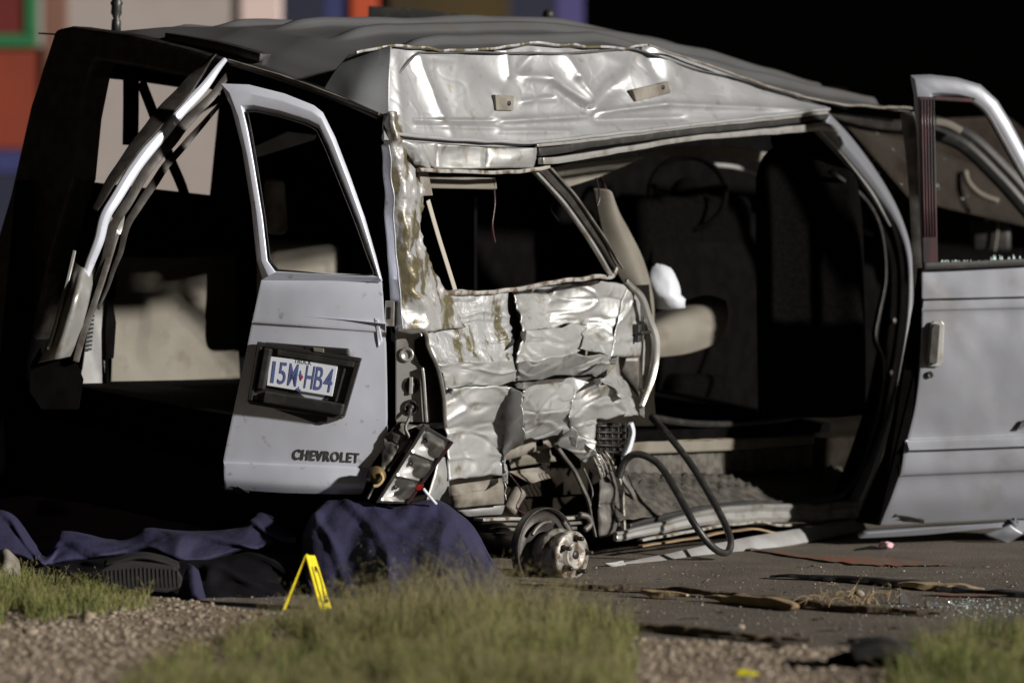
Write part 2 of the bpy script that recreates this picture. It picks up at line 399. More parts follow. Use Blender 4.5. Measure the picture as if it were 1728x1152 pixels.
# ------------------------------------------------------------------ the setting: ground, road edge, building behind
g = mk('ground', [(-300, -40, -.012), (300, -40, -.012), (300, 600, -.012), (-300, 600, -.012)], [(0, 1, 2, 3)], 'asphalt', org=(0, 0, -.012))
tag(g, 'dark night ground reaching to the horizon', None, kind='structure')
def sheet(name, x0, x1, y0, y1, nx, ny, zf, m):
    vs = [(x0 + (x1 - x0) * i / nx, y0 + (y1 - y0) * j / ny, 0) for j in range(ny + 1) for i in range(nx + 1)]
    vs = [(x, y, zf(x, y)) for x, y, _ in vs]
    return mk(name, vs, gridfaces(nx, ny), m, None, True, org=(0, 0, 0))
r_ = sheet('road', -9, 9, 9.5, 24, 180, 150, lambda x, y: .004 + nz(Vector((x, y, 0)), 2.2, .006) + nz(Vector((x, y, 3)), 11, .003), 'asphalt')
tag(r_, 'worn dark asphalt under the wrecked van', None, kind='structure')
EDGE = [(-900, 955), (0, 985), (230, 1000), (450, 1028), (650, 1045), (900, 1062), (1080, 1072), (1300, 1086), (1480, 1098), (1600, 1088), (1728, 1070), (2600, 1040)]
def edge_y(x):                                        # distance of the gravel's far edge for a given place across
    for a, b in zip(EDGE, EDGE[1:]):
        pa, pb = G(*a), G(*b)
        if pa.x <= x <= pb.x: return pa.y + (pb.y - pa.y) * (x - pa.x) / (pb.x - pa.x)
    return 11.
def verge_z(x, y):
    e = edge_y(x) + nz(Vector((x, 0, 7)), 4, .12) - y
    return -.03 + min(max(e / .25, 0), 1) * .05 + nz(Vector((x, y, 1)), 3, .012) + nz(Vector((x, y, 5)), 14, .007)
vg = sheet('gravel_verge', -4.5, 4.5, 7.5, 13.6, 260, 180, verge_z, 'verge')
tag(vg, 'brown gravel verge along the road edge', None, kind='structure')
# orange paint swept across the road behind the hanging sill
def roadstrip(name, pts, w, m):
    c = curve([G(*p, .011) for p in pts], 40); vs = []
    for i, p in enumerate(c):
        q = w * (1 + nz(p, 5, .8) + nz(p, 23, .7)) * min(1, i / 14, (40 - i) / 14)
        vs += [p + Vector((0, -q, 0)), p + Vector((0, q, 0))]
        for v in vs[-2:]: v.z = .0105 + nz(Vector((v.x, v.y, 0)), 2.2, .006) + nz(Vector((v.x, v.y, 3)), 11, .003)
    return mk(name, vs, [(2 * i, 2 * i + 2, 2 * i + 3, 2 * i + 1) for i in range(40)], m, None, True)
tag(roadstrip('road_paint', [(1240, 922), (1400, 942), (1500, 946), (1610, 950)], .16, 'road_orange'), 'smeared orange paint on the road beside the silver front door', None, kind='structure')
tag(roadstrip('road_paint', [(1560, 1003), (1650, 1004), (1740, 1003)], .05, 'road_orange'), 'thin red paint trace on the road beside the wood splinter', None, kind='structure')
tag(roadstrip('road_paint', [(868, 974), (930, 979), (1000, 985), (1080, 989)], .018, 'road_orange'), 'thin orange line on the road under the bare wheel hub', None, kind='structure')

D = 40.
bld = empty('building', Vector((W(200, 0, D).x, D, 0)))
def bwall(name, x0, x1, y0, y1, d, th, m, parent=None):
    z0 = W(0, y1, d).z; z1 = W(0, y0, d).z; a = W(x0, 0, d).x; b = W(x1, 0, d).x
    vs = [(a, d, z0), (b, d, z0), (b, d, z1), (a, d, z1), (a, d + th, z0), (b, d + th, z0), (b, d + th, z1), (a, d + th, z1)]
    return mk(name, vs, [(0, 1, 2, 3), (7, 6, 5, 4), (0, 4, 5, 1), (1, 5, 6, 2), (2, 6, 7, 3), (3, 7, 4, 0)], m, parent or bld, False, (('bevel', .01, 1),))
GY = HY + F * CH / D                                 # picture height of the ground at the wall
bwall('wall', -420, 72, -420, 252, D, .3, 'wall_red')
bwall('plinth', -420, 72, 254, 292, D - .02, .3, 'wall_blue')
bwall('wall', -420, 72, 293, GY, D - .01, .3, 'wall_navy')
w_ = bwall('window', -120, 42, -300, 58, D - .03, .06, 'wall_maroon')
for q in ((-128, 62, 58, 80), (42, 62, -320, 57)): bwall('window_frame', *q, D - .06, .08, 'wall_green', w_)
bwall('trim', 63, 74, -320, 80, D - .04, .06, 'wall_white')
bwall('post', 74, 112, -420, GY, D - .05, .3, 'wall_brown')
bwall('wall', 113, 404, -420, GY, D, .3, 'wall_white')
bwall('column', 405, 473, -420, GY, D - .06, .3, 'wall_pink')
bwall('wall', 474, 940, -420, GY, D + 2.5, .3, 'wall_navy')
bwall('column', 548, 590, -420, GY, D - .05, .3, 'wall_blue')
bwall('column', 592, 636, -420, GY, D - .1, .3, 'wall_orange')
bwall('panel', 655, 860, -420, 330, D + 2.3, .1, 'wall_dim_olive')
bwall('column', 938, 984, -420, GY, D - .2, .3, 'wall_purple')
tag(bld, 'brightly painted building with coloured columns, out of focus behind the van', 'building')
op = empty('orange_post', G(46, 884))
b0 = G(46, 884)
lathe('post', b0, Vector((0, 0, 1)), [(.035, 0), (.05, .02), (.042, .05), (.046, .26), (.03, .275)], 'wall_orange', op, 20)
lathe('band', b0 + Vector((0, 0, .14)), Vector((0, 0, 1)), [(.048, 0), (.050, .005), (.050, .05), (.048, .055)], 'bag_white', op, 20)
tag(op, 'small orange post seen beneath the dark tail of the van', 'post')
wb = G(84, 862)
kb = mk('kerb_stone', [wb + Vector((x, y, z + nz(Vector((x, y, z)), 9, .02))) for x in (-.06, .0, .07) for y in (0, .12) for z in (.0, .06)],
   [(0, 4, 5, 1), (4, 8, 9, 5), (2, 3, 7, 6), (6, 7, 11, 10), (1, 5, 7, 3), (5, 9, 11, 7), (0, 1, 3, 2), (8, 10, 11, 9), (0, 2, 6, 4), (4, 6, 10, 8)], 'bag_white', None, False, (('bevel', .012, 2),))
tag(kb, 'pale stone block beyond the van beside the orange post', 'stone')

# ------------------------------------------------------------------ the wrecked van
van = empty('minivan', V(1.8, .9, 0))
tag(van, 'wrecked silver minivan with torn crumpled side, sliding door gone and rear doors bent', 'van')
S_, T_ = [0, .1, .25, .6, 1., 1.5, 2., 2.6, 3.1, 3.45], [.05, .3, .6, .9, 1.3, 1.75]
Z_ = [[1.655, 1.735, 1.82, 1.89, 1.958, 2.0], [1.78, 1.81, 1.885, 1.95, 2.0, 2.0], [1.875, 1.88, 1.95, 2.0, 2.015, 2.0],
      [1.90, 1.95, 2.0, 2.03, 2.02, 1.97], [1.905, 1.965, 2.02, 2.05, 2.02, 1.95], [1.945, 2.0, 2.05, 2.085, 2.03, 1.93],
      [1.88, 1.95, 2.05, 2.1, 2.03, 1.92], [1.80, 1.89, 2.01, 2.06, 2.0, 1.9], [1.775, 1.84, 1.94, 2.0, 1.96, 1.88], [1.765, 1.81, 1.89, 1.95, 1.93, 1.86]]
def lerpz(s, t):
    i = max(k for k in range(len(S_) - 1) if S_[k] <= s + 1e-9); j = max(k for k in range(len(T_) - 1) if T_[k] <= t + 1e-9)
    f = (s - S_[i]) / (S_[i + 1] - S_[i]); g_ = (t - T_[j]) / (T_[j + 1] - T_[j])
    f = f * f * (3 - 2 * f) * .5 + f * .5; g_ = g_ * g_ * (3 - 2 * g_) * .3 + g_ * .7
    return (Z_[i][j] * (1 - g_) + Z_[i][j + 1] * g_) * (1 - f) + (Z_[i + 1][j] * (1 - g_) + Z_[i + 1][j + 1] * g_) * f
def roofz(s, t):
    z = lerpz(s, t)
    for tb in (.24, .52, .82, 1.12, 1.4):
        if s > .3: z += .030 * math.exp(-((t - tb) / .026) ** 4) * min(1, (s - .3) / .15)
    z += nz(Vector((s, t, 0)), 2.2, .008) + nz(Vector((s, t, 4)), 6, .0012)
    return z
ns, ntt = 110, 150
vs = [V(3.45 * j / ns, .05 + 1.7 * i / ntt, roofz(3.45 * j / ns, .05 + 1.7 * i / ntt)) for j in range(ns + 1) for i in range(ntt + 1)]
roof = mk('roof', vs, gridfaces(ntt, ns), 'paint_roof_shaded', van, True, (('solid', .006),))
vs = [V(.03 + 3.4 * j / 20, .12 + 1.58 * i / 12, lerpz(.03 + 3.4 * j / 20, .12 + 1.58 * i / 12) - .05) for j in range(21) for i in range(13)]
mk('headliner', vs, gridfaces(12, 20), 'interior_shade_black', van, True, (('solid', .01),))
# torn seam of sealant along the roof edge
sweep('roof_seam', [SIDE(x, y, -.05) for x, y in ((600, 90), (650, 79), (700, 80), (760, 84), (830, 82), (900, 75), (960, 77), (1030, 80), (1095, 77))], rect(.010, .010), SIDE.n, 'smear_red_glints', roof, 60, wob=.012)
sweep('roof_edge', [SIDE(x, y, -.03) for x, y in ((1095, 76), (1180, 104), (1290, 143), (1395, 172), (1470, 180), (1540, 182))], rect(.008, .008), SIDE.n, 'primer', roof, 40, wob=.006)
# roof rack rails and antenna
sweep('roof_rail', [V(s, t, lerpz(s, t) + .015) for s, t in ((.05, 1.1), (.05, .95), (.05, .8), (.05, .62))], rect(.06, .03), Vector((0, 0, 1)), 'black_plastic', roof, 20)
sweep('roof_rail', [W(x, y, 16.0) for x, y in ((622, 24), (700, 27), (780, 33), (868, 42))], rect(.055, .06), Vector((0, -1, 0)), 'black_plastic', roof, 20, scale=[1.2, 1., .7, .4])
an = lathe('antenna', W(196, 44, 14.4), Vector((.02, 0, 1)), [(.02, -.03), (.018, .02), (.012, .03), (.022, .05), (.02, .075), (.025, .09), (.012, .11), (.006, .14)], 'black_plastic', roof, 10)
lathe('rack_knob', W(924, 38, 16.1), Vector((.1, 0, 1)), [(.018, -.02), (.02, .02), (.028, .03), (.02, .05), (.008, .055)], 'dark_steel', roof, 10)

# crushed cant panel above the side opening
CXs = [648, 690, 725, 790, 850, 895, 935, 985, 1012, 1060, 1100, 1180, 1290, 1397]
CT = [80, 83, 85, 86, 85, 77, 80, 82, 82, 82, 78, 108, 148, 180]; CB = [236, 239, 241, 246, 248, 246, 242, 237, 233, 228, 223, 214, 203, 192]
CO = {f: [0.] * 14 for f in (.2, .4, .6, .8)}
rows = [[SIDE(x, y, -.07) for x, y in zip(CXs, CT)]]
for f in sorted(CO): rows.append([SIDE(x, a * (1 - f) + b * f, -.07 * (1 - f) + o * 1.15) for x, a, b, o in zip(CXs, CT, CB, CO[f])])
rows.append([SIDE(x, y, .012) for x, y in zip(CXs, CB)])
# dents of the panel as ridges and valleys: from, to, height, width
RDG = [(704, 96, 742, 196, .017, 8), (742, 196, 760, 226, .012, 8), (716, 96, 770, 100, .012, 14), (800, 100, 840, 130, -.016, 26), (851, 84, 856, 128, .014, 5), (856, 128, 838, 170, .008, 12),
 (900, 92, 872, 130, -.014, 8), (872, 128, 925, 132, .016, 10), (925, 132, 992, 176, .022, 9), (952, 96, 968, 128, .02, 9), (968, 128, 1006, 180, .024, 8), (940, 150, 985, 182, -.02, 9),
 (1006, 182, 1040, 150, -.026, 14), (1040, 150, 1086, 96, -.018, 20), (1018, 96, 1060, 120, .012, 16), (1096, 84, 1112, 138, -.02, 9), (1112, 138, 1130, 150, .01, 10), (1122, 96, 1150, 140, .010, 12),
 (1010, 190, 1120, 176, .016, 6), (1120, 176, 1280, 182, .014, 7), (1280, 182, 1392, 188, .010, 6), (1010, 204, 1150, 200, -.012, 6), (700, 203, 840, 204, -.008, 3), (700, 212, 840, 216, .008, 5),
 (838, 205, 990, 196, .016, 6), (840, 222, 960, 222, .010, 6), (905, 168, 935, 166, -.016, 5), (880, 172, 905, 168, .012, 6), (668, 100, 676, 220, .01, 12), (1003, 184, 1003, 186, -.03, 9)]
def cdisp(p, u, v):
    X = CX + p.x / p.y * F; Y = HY - (p.z - CH) / p.y * F
    w = min(1, 5 * v, 5 * (1 - v)); d = nz(p, 3.5, .014) * w + nz(p, 12, .0022) * w
    for x0, y0, x1, y1, a, wd in RDG:
        lx, ly = x1 - x0, y1 - y0; t = min(1, max(0, ((X - x0) * lx + (Y - y0) * ly) / (lx * lx + ly * ly + 1e-6)))
        q_ = math.hypot(X - x0 - lx * t, Y - y0 - ly * t) / wd
        if q_ < 3: d += a * (math.exp(-q_ * q_) if a < 0 else 1 / (1 + q_ * q_ * 1.6) - .1) * (.55 + .45 * math.sin(math.pi * (.15 + .7 * t)))
    d += .0010 * w * (math.exp(-(noise.noise(p * 6 + Vector((9, 2, 6))) / .05) ** 2) - 1.3 * math.exp(-(noise.noise(p * 9 + Vector((1, 8, 3))) / .04) ** 2))
    return SIDE.n * d
gridpatch('roof_corner', [[W(*p) for p in ((546, 150, 13.08), (564, 122, 13.10), (590, 92, 13.13))], [W(*p) for p in ((596, 172, 13.0), (610, 130, 13.02), (624, 86, 13.08))], [W(*p) for p in ((657, 199, 13.0), (657, 138, 13.0), (660, 78, 13.04))]], 30, 30, 'paint', van, lambda p, u, v: Vector((0, -1, 0)) * nz(p, 7, .014))
cant = gridpatch('cant_panel', rows, 260, 70, 'cant', van, cdisp)
for q in (((836, 160), (868, 162), (866, 187), (838, 186)), ((1068, 152), (1128, 138), (1132, 157), (1074, 171))):
    b = qbox('rail_mount', q, SIDE, -.04, -.014, 'primer', cant, .002)
    x, y = q[1][0] - 9, (q[1][1] + q[2][1]) / 2
    lathe('bolt_hole', SIDE(x, y, -.013), SIDE.n, [(.009, 0), (.009, .002), (.005, .003)], 'ink', cant, 14)
# window header, gutter and flanges
facetmesh('window_header', [[(672, 238, .0), (740, 242, .02), (736, 285, .0), (704, 274, -.01), .01], [(740, 243, .015), (820, 248, .0), (820, 284, .01), (736, 285, 0), -.012],
          [(820, 248, .0), (905, 250, .02), (902, 284, .0), (820, 284, .01), .014]], SIDE, 'crumple', van, 10, .008, 22)
facetmesh('header_smear', [[(668, 236, .02), (712, 242, .03), (728, 286, .01), (700, 280, .0), .01]], SIDE, 'smear', van, 10, .01, 30)
sweep('header_flange', [SIDE(x, y, .012) for x, y in ((706, 287), (780, 290), (850, 291), (902, 286), (925, 280))], rect(.014, .02), SIDE.n, 'rust_steel', van, 30, wob=.004)
sweep('drip_gutter', [SIDE(x, y, .03) for x, y in ((664, 226), (760, 235), (850, 239), (905, 240), (1000, 230), (1150, 213), (1290, 197), (1398, 184))], rect(.012, .022), SIDE.n, 'cant', van, 70, wob=.003)
sweep('gutter_seal', [SIDE(x, y, .02) for x, y in ((907, 257), (950, 252), (1000, 243), (1150, 224), (1290, 210), (1396, 197))], rect(.026, .016), SIDE.n, 'rubber', van, 60, wob=.002, scale=[1.2, 1.1, 1, .9, .8, .7])
sweep('gutter_strip', [SIDE(x, y, .028) for x, y in ((905, 246), (1000, 236), (1150, 216), (1290, 202), (1396, 190))], rect(.012, .012), SIDE.n, 'bare_steel', van, 60, wob=.002)
sweep('door_flange', [SIDE(x, y, .03) for x, y in ((912, 272), (960, 268), (1040, 254), (1150, 236), (1250, 226), (1330, 219), (1385, 214), (1410, 222))], rect(.028, .03), SIDE.n, 'bare_steel', van, 60, wob=.003, scale=[.9, .9, .8, .7, .8, 1., 1.1, 1.1])
# mangled rear corner pillar
LF = [(646, 194), (645, 245), (650, 300), (655, 380), (660, 460), (668, 556)]
MF = [(660, 188), (668, 245), (682, 305), (684, 390), (694, 462), (716, 560)]
NF = [(672, 190), (682, 245), (700, 315), (702, 385), (712, 450), (748, 556)]
RF = [(684, 200), (694, 262), (714, 322), (706, 400), (728, 448), (786, 552)]
def pdisp(p, u, v):
    return SIDE.n * (nz(p, 16, .018) + nz(p, 38, .010) + .012 * (1 - min(1, 7 * abs(noise.noise(p * 9)))))
gridpatch('corner_pillar', [[SIDE(x, y, -.02) for x, y in LF], [SIDE(x, y, .03) for x, y in MF], [SIDE(x, y, .0) for x, y in NF], [SIDE(x, y, -.05) for x, y in RF]], 70, 28, 'smear_red_glints', van, pdisp)
gridpatch('pillar_edge', [[SIDE(x - 3, y, .0) for x, y in LF[1:]], [SIDE(x + 12, y, .05) for x, y in LF[1:]]], 40, 6, 'paint_rear_lit', van, lambda p, u, v: SIDE.n * nz(p, 12, .01))
qbox('jamb_tab', ((706, 268), (720, 272), (731, 330), (712, 331)), SIDE, -.05, -.03, 'primer', van, .003)
sweep('belt_strap', [SIDE(x, y, -.12) for x, y in ((722, 338), (740, 400), (768, 490), (775, 520))], rect(.022, .004), SIDE.n, 'belt', van, 20)
qbox('hanging_trim', ((722, 296), (838, 300), (840, 320), (724, 318)), SIDE, -.12, -.10, 'beige_trim', van, .006)
sweep('hanging_wire', [SIDE(x, y, -.1) for x, y in ((832, 300), (836, 340), (830, 380), (834, 410))], rect(.008, .008), SIDE.n, 'red_trim', van, 20, wob=.006)
# divider bar between quarter window and sliding door opening
DV = [(908, 278), (960, 335), (1005, 398), (1042, 458)]
sweep('divider_pillar', [SIDE(x, y, -.05) for x, y in DV], rect(.05, .03), SIDE.n, 'dark_steel', van, 30, wob=.003, scale=[1.2, 1, .7, .3])
sweep('divider_edge', [SIDE(x - 11, y + 6, -.03) for x, y in DV], rect(.012, .02), SIDE.n, 'bare_steel', van, 30, wob=.003)
sweep('divider_edge', [SIDE(x + 9, y - 4, -.03) for x, y in DV], rect(.010, .02), SIDE.n, 'grey_steel', van, 30, wob=.003, scale=[1, 1, .9, .6])

# quarter panel: every fold of the crushed sheet
A = -.10
QF = [ # smeared upper left
 [(735, 492, A + .04), (858, 487, A + .05), (864, 560, A + .04), (716, 560, A + .06), -.03],
 [(716, 560, A + .06), (864, 560, A + .04), (867, 608, A + .05), (738, 614, A + .11), .03]]
QP = [ # each fold tilted its own way
 [(740, 618, A + .11), (868, 610, A + .10), (869, 645, A + .04), (752, 656, A + .05), -.012],
 [(752, 660, A + .12), (862, 650, A + .12), (846, 727, A + .02), (752, 732, A + .05), .04],
 [(862, 650, A + .12), (880, 658, A + .17), (884, 702, A + .18), (846, 727, A + .02), .03],
 [(752, 732, A + .08), (846, 727, A + .05), (857, 800, A + .0), (757, 810, A + .06), .03],
 [(846, 727, A + .05), (884, 702, A + .18), (880, 748, A + .12), (850, 770, A + .03), .02],
 [(846, 727, A + .05), (850, 770, A + .03), (852, 845, A + .0), (842, 830, A - .04), .01],
 # the bright folds right of the split
 [(866, 489, A - .04), (928, 480, A - .13), (930, 552, A - .06), (884, 558, A + .03), -.03],
 [(928, 480, A - .13), (1005, 471, A - .03), (994, 546, A - .12), (930, 552, A - .06), .03],
 [(884, 559, A + .03), (992, 546, A - .12), (975, 598, A + .03), (871, 611, A + .07), -.03],
 [(871, 612, A + .09), (976, 598, A + .05), (978, 631, A - .06), (872, 643, A - .01), .012],
 [(1006, 475, A + .02), (1056, 481, A - .08), (1040, 548, A - .02), (998, 543, A + .06), .012],
 [(994, 546, A - .03), (1040, 551, A + .02), (1030, 602, A - .08), (978, 588, A + .05), -.015],
 [(978, 597, A + .07), (1031, 606, A + .02), (1026, 637, A - .06), (978, 629, A - .02), .006],
 [(1056, 481, A + .04), (1064, 484, A - .02), (1036, 606, A - .02), (1029, 603, A + .04), .004],
 [(1064, 484, A - .02), (1086, 514, A - .07), (1081, 602, A - .04), (1036, 606, A - .02), -.04],
 # lower row
 [(884, 656, A + .18), (968, 638, A + .03), (962, 690, A + .09), (882, 700, A + .13), .03],
 [(882, 700, A + .13), (962, 690, A + .09), (958, 732, A - .02), (882, 745, A + .02), .025],
 [(968, 638, A + .03), (1016, 650, A + .09), (1008, 708, A + .0), (960, 705, A + .08), -.03],
 [(960, 705, A + .08), (1008, 708, A + .0), (1004, 760, A + .04), (958, 738, A - .01), .03],
 [(1016, 650, A + .09), (1062, 650, A - .06), (1078, 700, A - .02), (1010, 712, A + .03), .025],
 [(1012, 640, A + .08), (1040, 620, A - .02), (1060, 646, A - .05), (1052, 674, A + .06), .04],
 [(936, 748, A - .02), (962, 722, A + .06), (1000, 752, A + .02), (988, 782, A - .03), .02],
 [(988, 782, A - .03), (1000, 752, A + .02), (1022, 790, A + .03), (1000, 802, A - .02), .01]]
quadsheet('quarter_panel', [(f, 0) for f in QF] + [(f, 1) for f in QP[:6]], SIDE, ['smear', 'crumple'], van)
quadsheet('quarter_panel', [(f, 0) for f in QP[6:]], SIDE, ['crumple'], van)
facetmesh('panel_backing', [[(742, 500, A - .05), (1060, 486, A - .17), (1050, 640, A - .14), (750, 700, A - .04)], [(756, 660, A - .03), (1050, 640, A - .12), (1000, 735, A - .12), (770, 800, A - .05)]], SIDE, 'primer', van, 10, .01, 9)
facetmesh('torn_edge', [[(858, 487, A - .10), (866, 488, A - .06), (884, 560, A - .05), (872, 560, A - .13)], [(872, 560, A - .13), (884, 560, A - .05), (870, 612, A + .03), (862, 600, A - .06)],
   [(1036, 606, A - .16), (1082, 602, A - .12), (1080, 672, A - .14), (1060, 648, A - .18)], [(872, 643, A - .04), (1026, 634, A - .08), (1018, 652, A - .02), (884, 657, A - .02)]], SIDE, 'grey_steel', van, 8, .006)
facetmesh('wheel_arch_liner', [[(735, 495, -.34), (1100, 480, -.34), (1100, 720, -.36), (735, 860, -.36)], [(840, 740, -.36), (1060, 730, -.36), (1060, 960, -.36), (840, 960, -.36)]], SIDE, 'underbody', van, 10, .02, 8)
RIM = [(1058, 474), (1078, 496), (1096, 530), (1106, 566), (1108, 604), (1100, 646), (1084, 686)]
sweep('jamb_rim', [SIDE(x, y, A - .0) for x, y in RIM], [(-.016, -.02), (.016, -.02), (.018, 0), (.010, .008), (0, .0), (-.010, .008), (-.018, 0)], SIDE.n, 'bare_steel', van, 50, wob=.007, scale=[.5, .7, .85, .9, .9, .8, .5])
sweep('jamb_rim', [SIDE(x, y, A - .05) for x, y in ((1083, 500), (1086, 540), (1084, 600), (1082, 660))], rect(.012, .02), SIDE.n, 'bare_steel', van, 20, wob=.004)
st = qbox('latch_striker', ((1078, 548), (1084, 546), (1083, 576), (1077, 578)), SIDE, A - .06, A - .01, 'ink', van, .003)
tube('striker_pin', [SIDE(1080, 562, A + .0), SIDE(1097, 560, A + .0)], .006, 'dark_steel', st, 4)
sweep('jamb_rim', [SIDE(x, y, A + .02) for x, y in ((1062, 714), (1066, 730), (1062, 752), (1054, 772))], rect(.02, .02), SIDE.n, 'bag_white', van, 12, wob=.004)
# torn window sill lip
sweep('window_sill_lip', [SIDE(x, y, A + .05) for x, y in ((748, 492), (800, 494), (860, 487), (900, 481), (950, 475), (1000, 468), (1030, 466), (1040, 452))], rect(.016, .02), SIDE.n, 'rust_steel', van, 60, wob=.010)
# air vent grille in the torn quarter
gr = qbox('vent_grille', ((1006, 712), (1058, 714), (1056, 768), (1008, 764)), SIDE, A - .05, A - .03, 'ink', van, .002)
for i in range(5):
    x = 1010 + i * 11; tube('grille_bar', [SIDE(x, 713, A - .02), SIDE(x + 1, 768, A - .02)], .004, 'dark_steel', gr, 2, 6)
for i in range(5):
    y = 718 + i * 11; tube('grille_bar', [SIDE(1007, y, A - .016), SIDE(1058, y + 1, A - .016)], .005, 'dark_steel', gr, 2, 6)
cg = facetmesh('crushed_grille', [[(1000, 770, A + .0), (1020, 760, A + .05), (1040, 788, A + .03), (1012, 808, A + .02)]], SIDE, 'grey_steel', van, 8, .012, 40)
for i in range(5):
    a = (1001 + i * 5, 771 - i * 2.5); b = (1014 + i * 6, 806 - i * 4)
    tube('grille_bar', [SIDE(*a, A + .05), SIDE((a[0] + b[0]) / 2 + 2, (a[1] + b[1]) / 2, A + .06), SIDE(*b, A + .05)], .004, 'rust_steel', cg, 6, 6)
# foot of the pillar and torn sheet beside the wheel
facetmesh('pillar_foot', [[(1012, 806, A + .02), (1040, 786, A + .0), (1046, 850, A + .02), (1008, 850, A + .06), .02], [(1008, 850, A + .06), (1046, 850, A + .02), (1050, 898, A + .03), (1013, 907, A + .05), .02]], SIDE, 'grey_steel', van, 10, .01, 18)
sweep('pillar_flange', [SIDE(x, y, A + .06) for x, y in ((1036, 786), (1046, 820), (1050, 860), (1052, 900))], rect(.012, .02), SIDE.n, 'rust_steel', van, 20, wob=.012)
sweep('torn_seam', [SIDE(x, y, A + .0) for x, y in ((1048, 800), (1062, 826), (1076, 858), (1100, 880), (1140, 892))], rect(.02, .012), SIDE.n, 'grey_steel', van, 30, wob=.015)
sweep('torn_seam', [SIDE(x, y, A + .03) for x, y in ((936, 750), (960, 780), (982, 820), (998, 862), (1006, 905))], rect(.014, .012), SIDE.n, 'grey_steel', van, 30, wob=.006)
# inner wheel housing sheet lit through the gap
facetmesh('inner_sheet', [[(858, 752, -.25), (925, 752, -.27), (938, 778, -.27), (860, 790, -.25), .02]], SIDE, 'beige_trim', van, 10, .01, 40)
facetmesh('inner_sheet', [[(858, 795, -.26), (916, 788, -.28), (930, 806, -.28), (895, 815, -.26), -.01]], SIDE, 'primer', van, 8, .006, 30)
tube('fuel_bottle', [SIDE(858, 862, -.2), SIDE(866, 845, -.2), SIDE(876, 830, -.2)], .03, 'primer', van, 10, 10)
# lower bumper end and fender piece behind the lamp
facetmesh('bumper_end', [[(764, 818, A + .07), (848, 806, A + .04), (851, 822, A + .06), (765, 834, A + .09), .004], [(765, 834, A + .09), (851, 822, A + .06), (851, 850, A + .05), (768, 858, A + .06), .01]], SIDE, 'primer', van, 10, .006, 20, .02)
facetmesh('fender_piece', [[(742, 770, A + .08), (758, 772, A + .05), (762, 852, A + .0), (718, 846, A + .06), .02], [(768, 858, A + .02), (850, 852, A + .0), (846, 868, A - .02), (790, 872, A + .0), .01]], SIDE, 'crumple', van, 10, .006, 14)

# ---------------- right rear door
DO = [(380, 826), (377, 780), (395, 690), (416, 590), (432, 512), (443, 472)]
rowsD = [[(442, 468, 0), (500, 471, .0), (570, 472, .0), (644, 474, -.01)], [(437, 490, .012), (500, 492, .022), (570, 494, .02), (646, 498, .0)],
         [(426, 540, .02), (500, 545, .03), (570, 550, .026), (650, 556, .005)], [(424, 549, .012), (500, 554, .022), (570, 559, .02), (650, 564, .0)],
         [(414, 600, .014), (500, 605, .026), (570, 610, .024), (652, 614, .0)], [(400, 665, .012), (500, 670, .026), (570, 674, .024), (653, 680, .0)],
         [(385, 735, .006), (480, 740, .014), (560, 742, .014), (650, 744, -.002)], [(377, 776, .004), (470, 780, .012), (550, 783, .012), (626, 786, -.004)],
         [(378, 782, .012), (470, 786, .022), (550, 789, .02), (622, 792, .0)], [(378, 808, .018), (470, 814, .03), (550, 818, .028), (616, 820, .008)], [(380, 825, .0), (470, 831, .012), (550, 833, .01), (610, 834, -.01)]]
rd = gridpatch('rear_door', [[DOOR(*p) for p in r] for r in rowsD], 40, 60, 'paint_rear_lit', van, lambda p, u, v: DOOR.n * (nz(p, 4, .0025) + nz(p, 16, .0006)), (('solid', .035, -1), ('bevel', .003, 2)))
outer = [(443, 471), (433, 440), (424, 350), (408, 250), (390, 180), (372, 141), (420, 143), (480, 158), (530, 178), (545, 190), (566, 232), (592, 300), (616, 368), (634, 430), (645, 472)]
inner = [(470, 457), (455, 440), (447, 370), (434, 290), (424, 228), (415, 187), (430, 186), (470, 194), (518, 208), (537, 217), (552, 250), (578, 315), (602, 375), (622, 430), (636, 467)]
fr = ringstrip('window_frame', outer, inner, DOOR, [(0, -.03), (0, .0), (.35, .018), (.8, .016), (.95, .0), (1., -.025)], 'paint_rear_lit', rd, closed=False)
mk('belt_moulding', [DOOR(443, 470, .0), DOOR(645, 474, -.004), DOOR(640, 466, .012), DOOR(466, 458, .012)], [(0, 1, 2, 3)], 'paint_rear_lit', rd, False, (('solid', .012),))
ii = resample([(470, 454), (457, 438), (449, 370), (437, 290), (427, 228), (419, 190), (432, 190), (470, 198), (516, 212), (533, 220), (548, 252), (574, 316), (598, 376), (618, 432), (630, 463), (560, 462)], 60, True)
oo = [((x - 525) * 1.035 + 525, (y - 330) * 1.025 + 330) for x, y in ii]
ringstrip('window_gasket', oo, ii, DOOR, [(0, .0), (.2, .014), (.8, .014), (1., .0), (1., -.02)], 'rubber', rd)
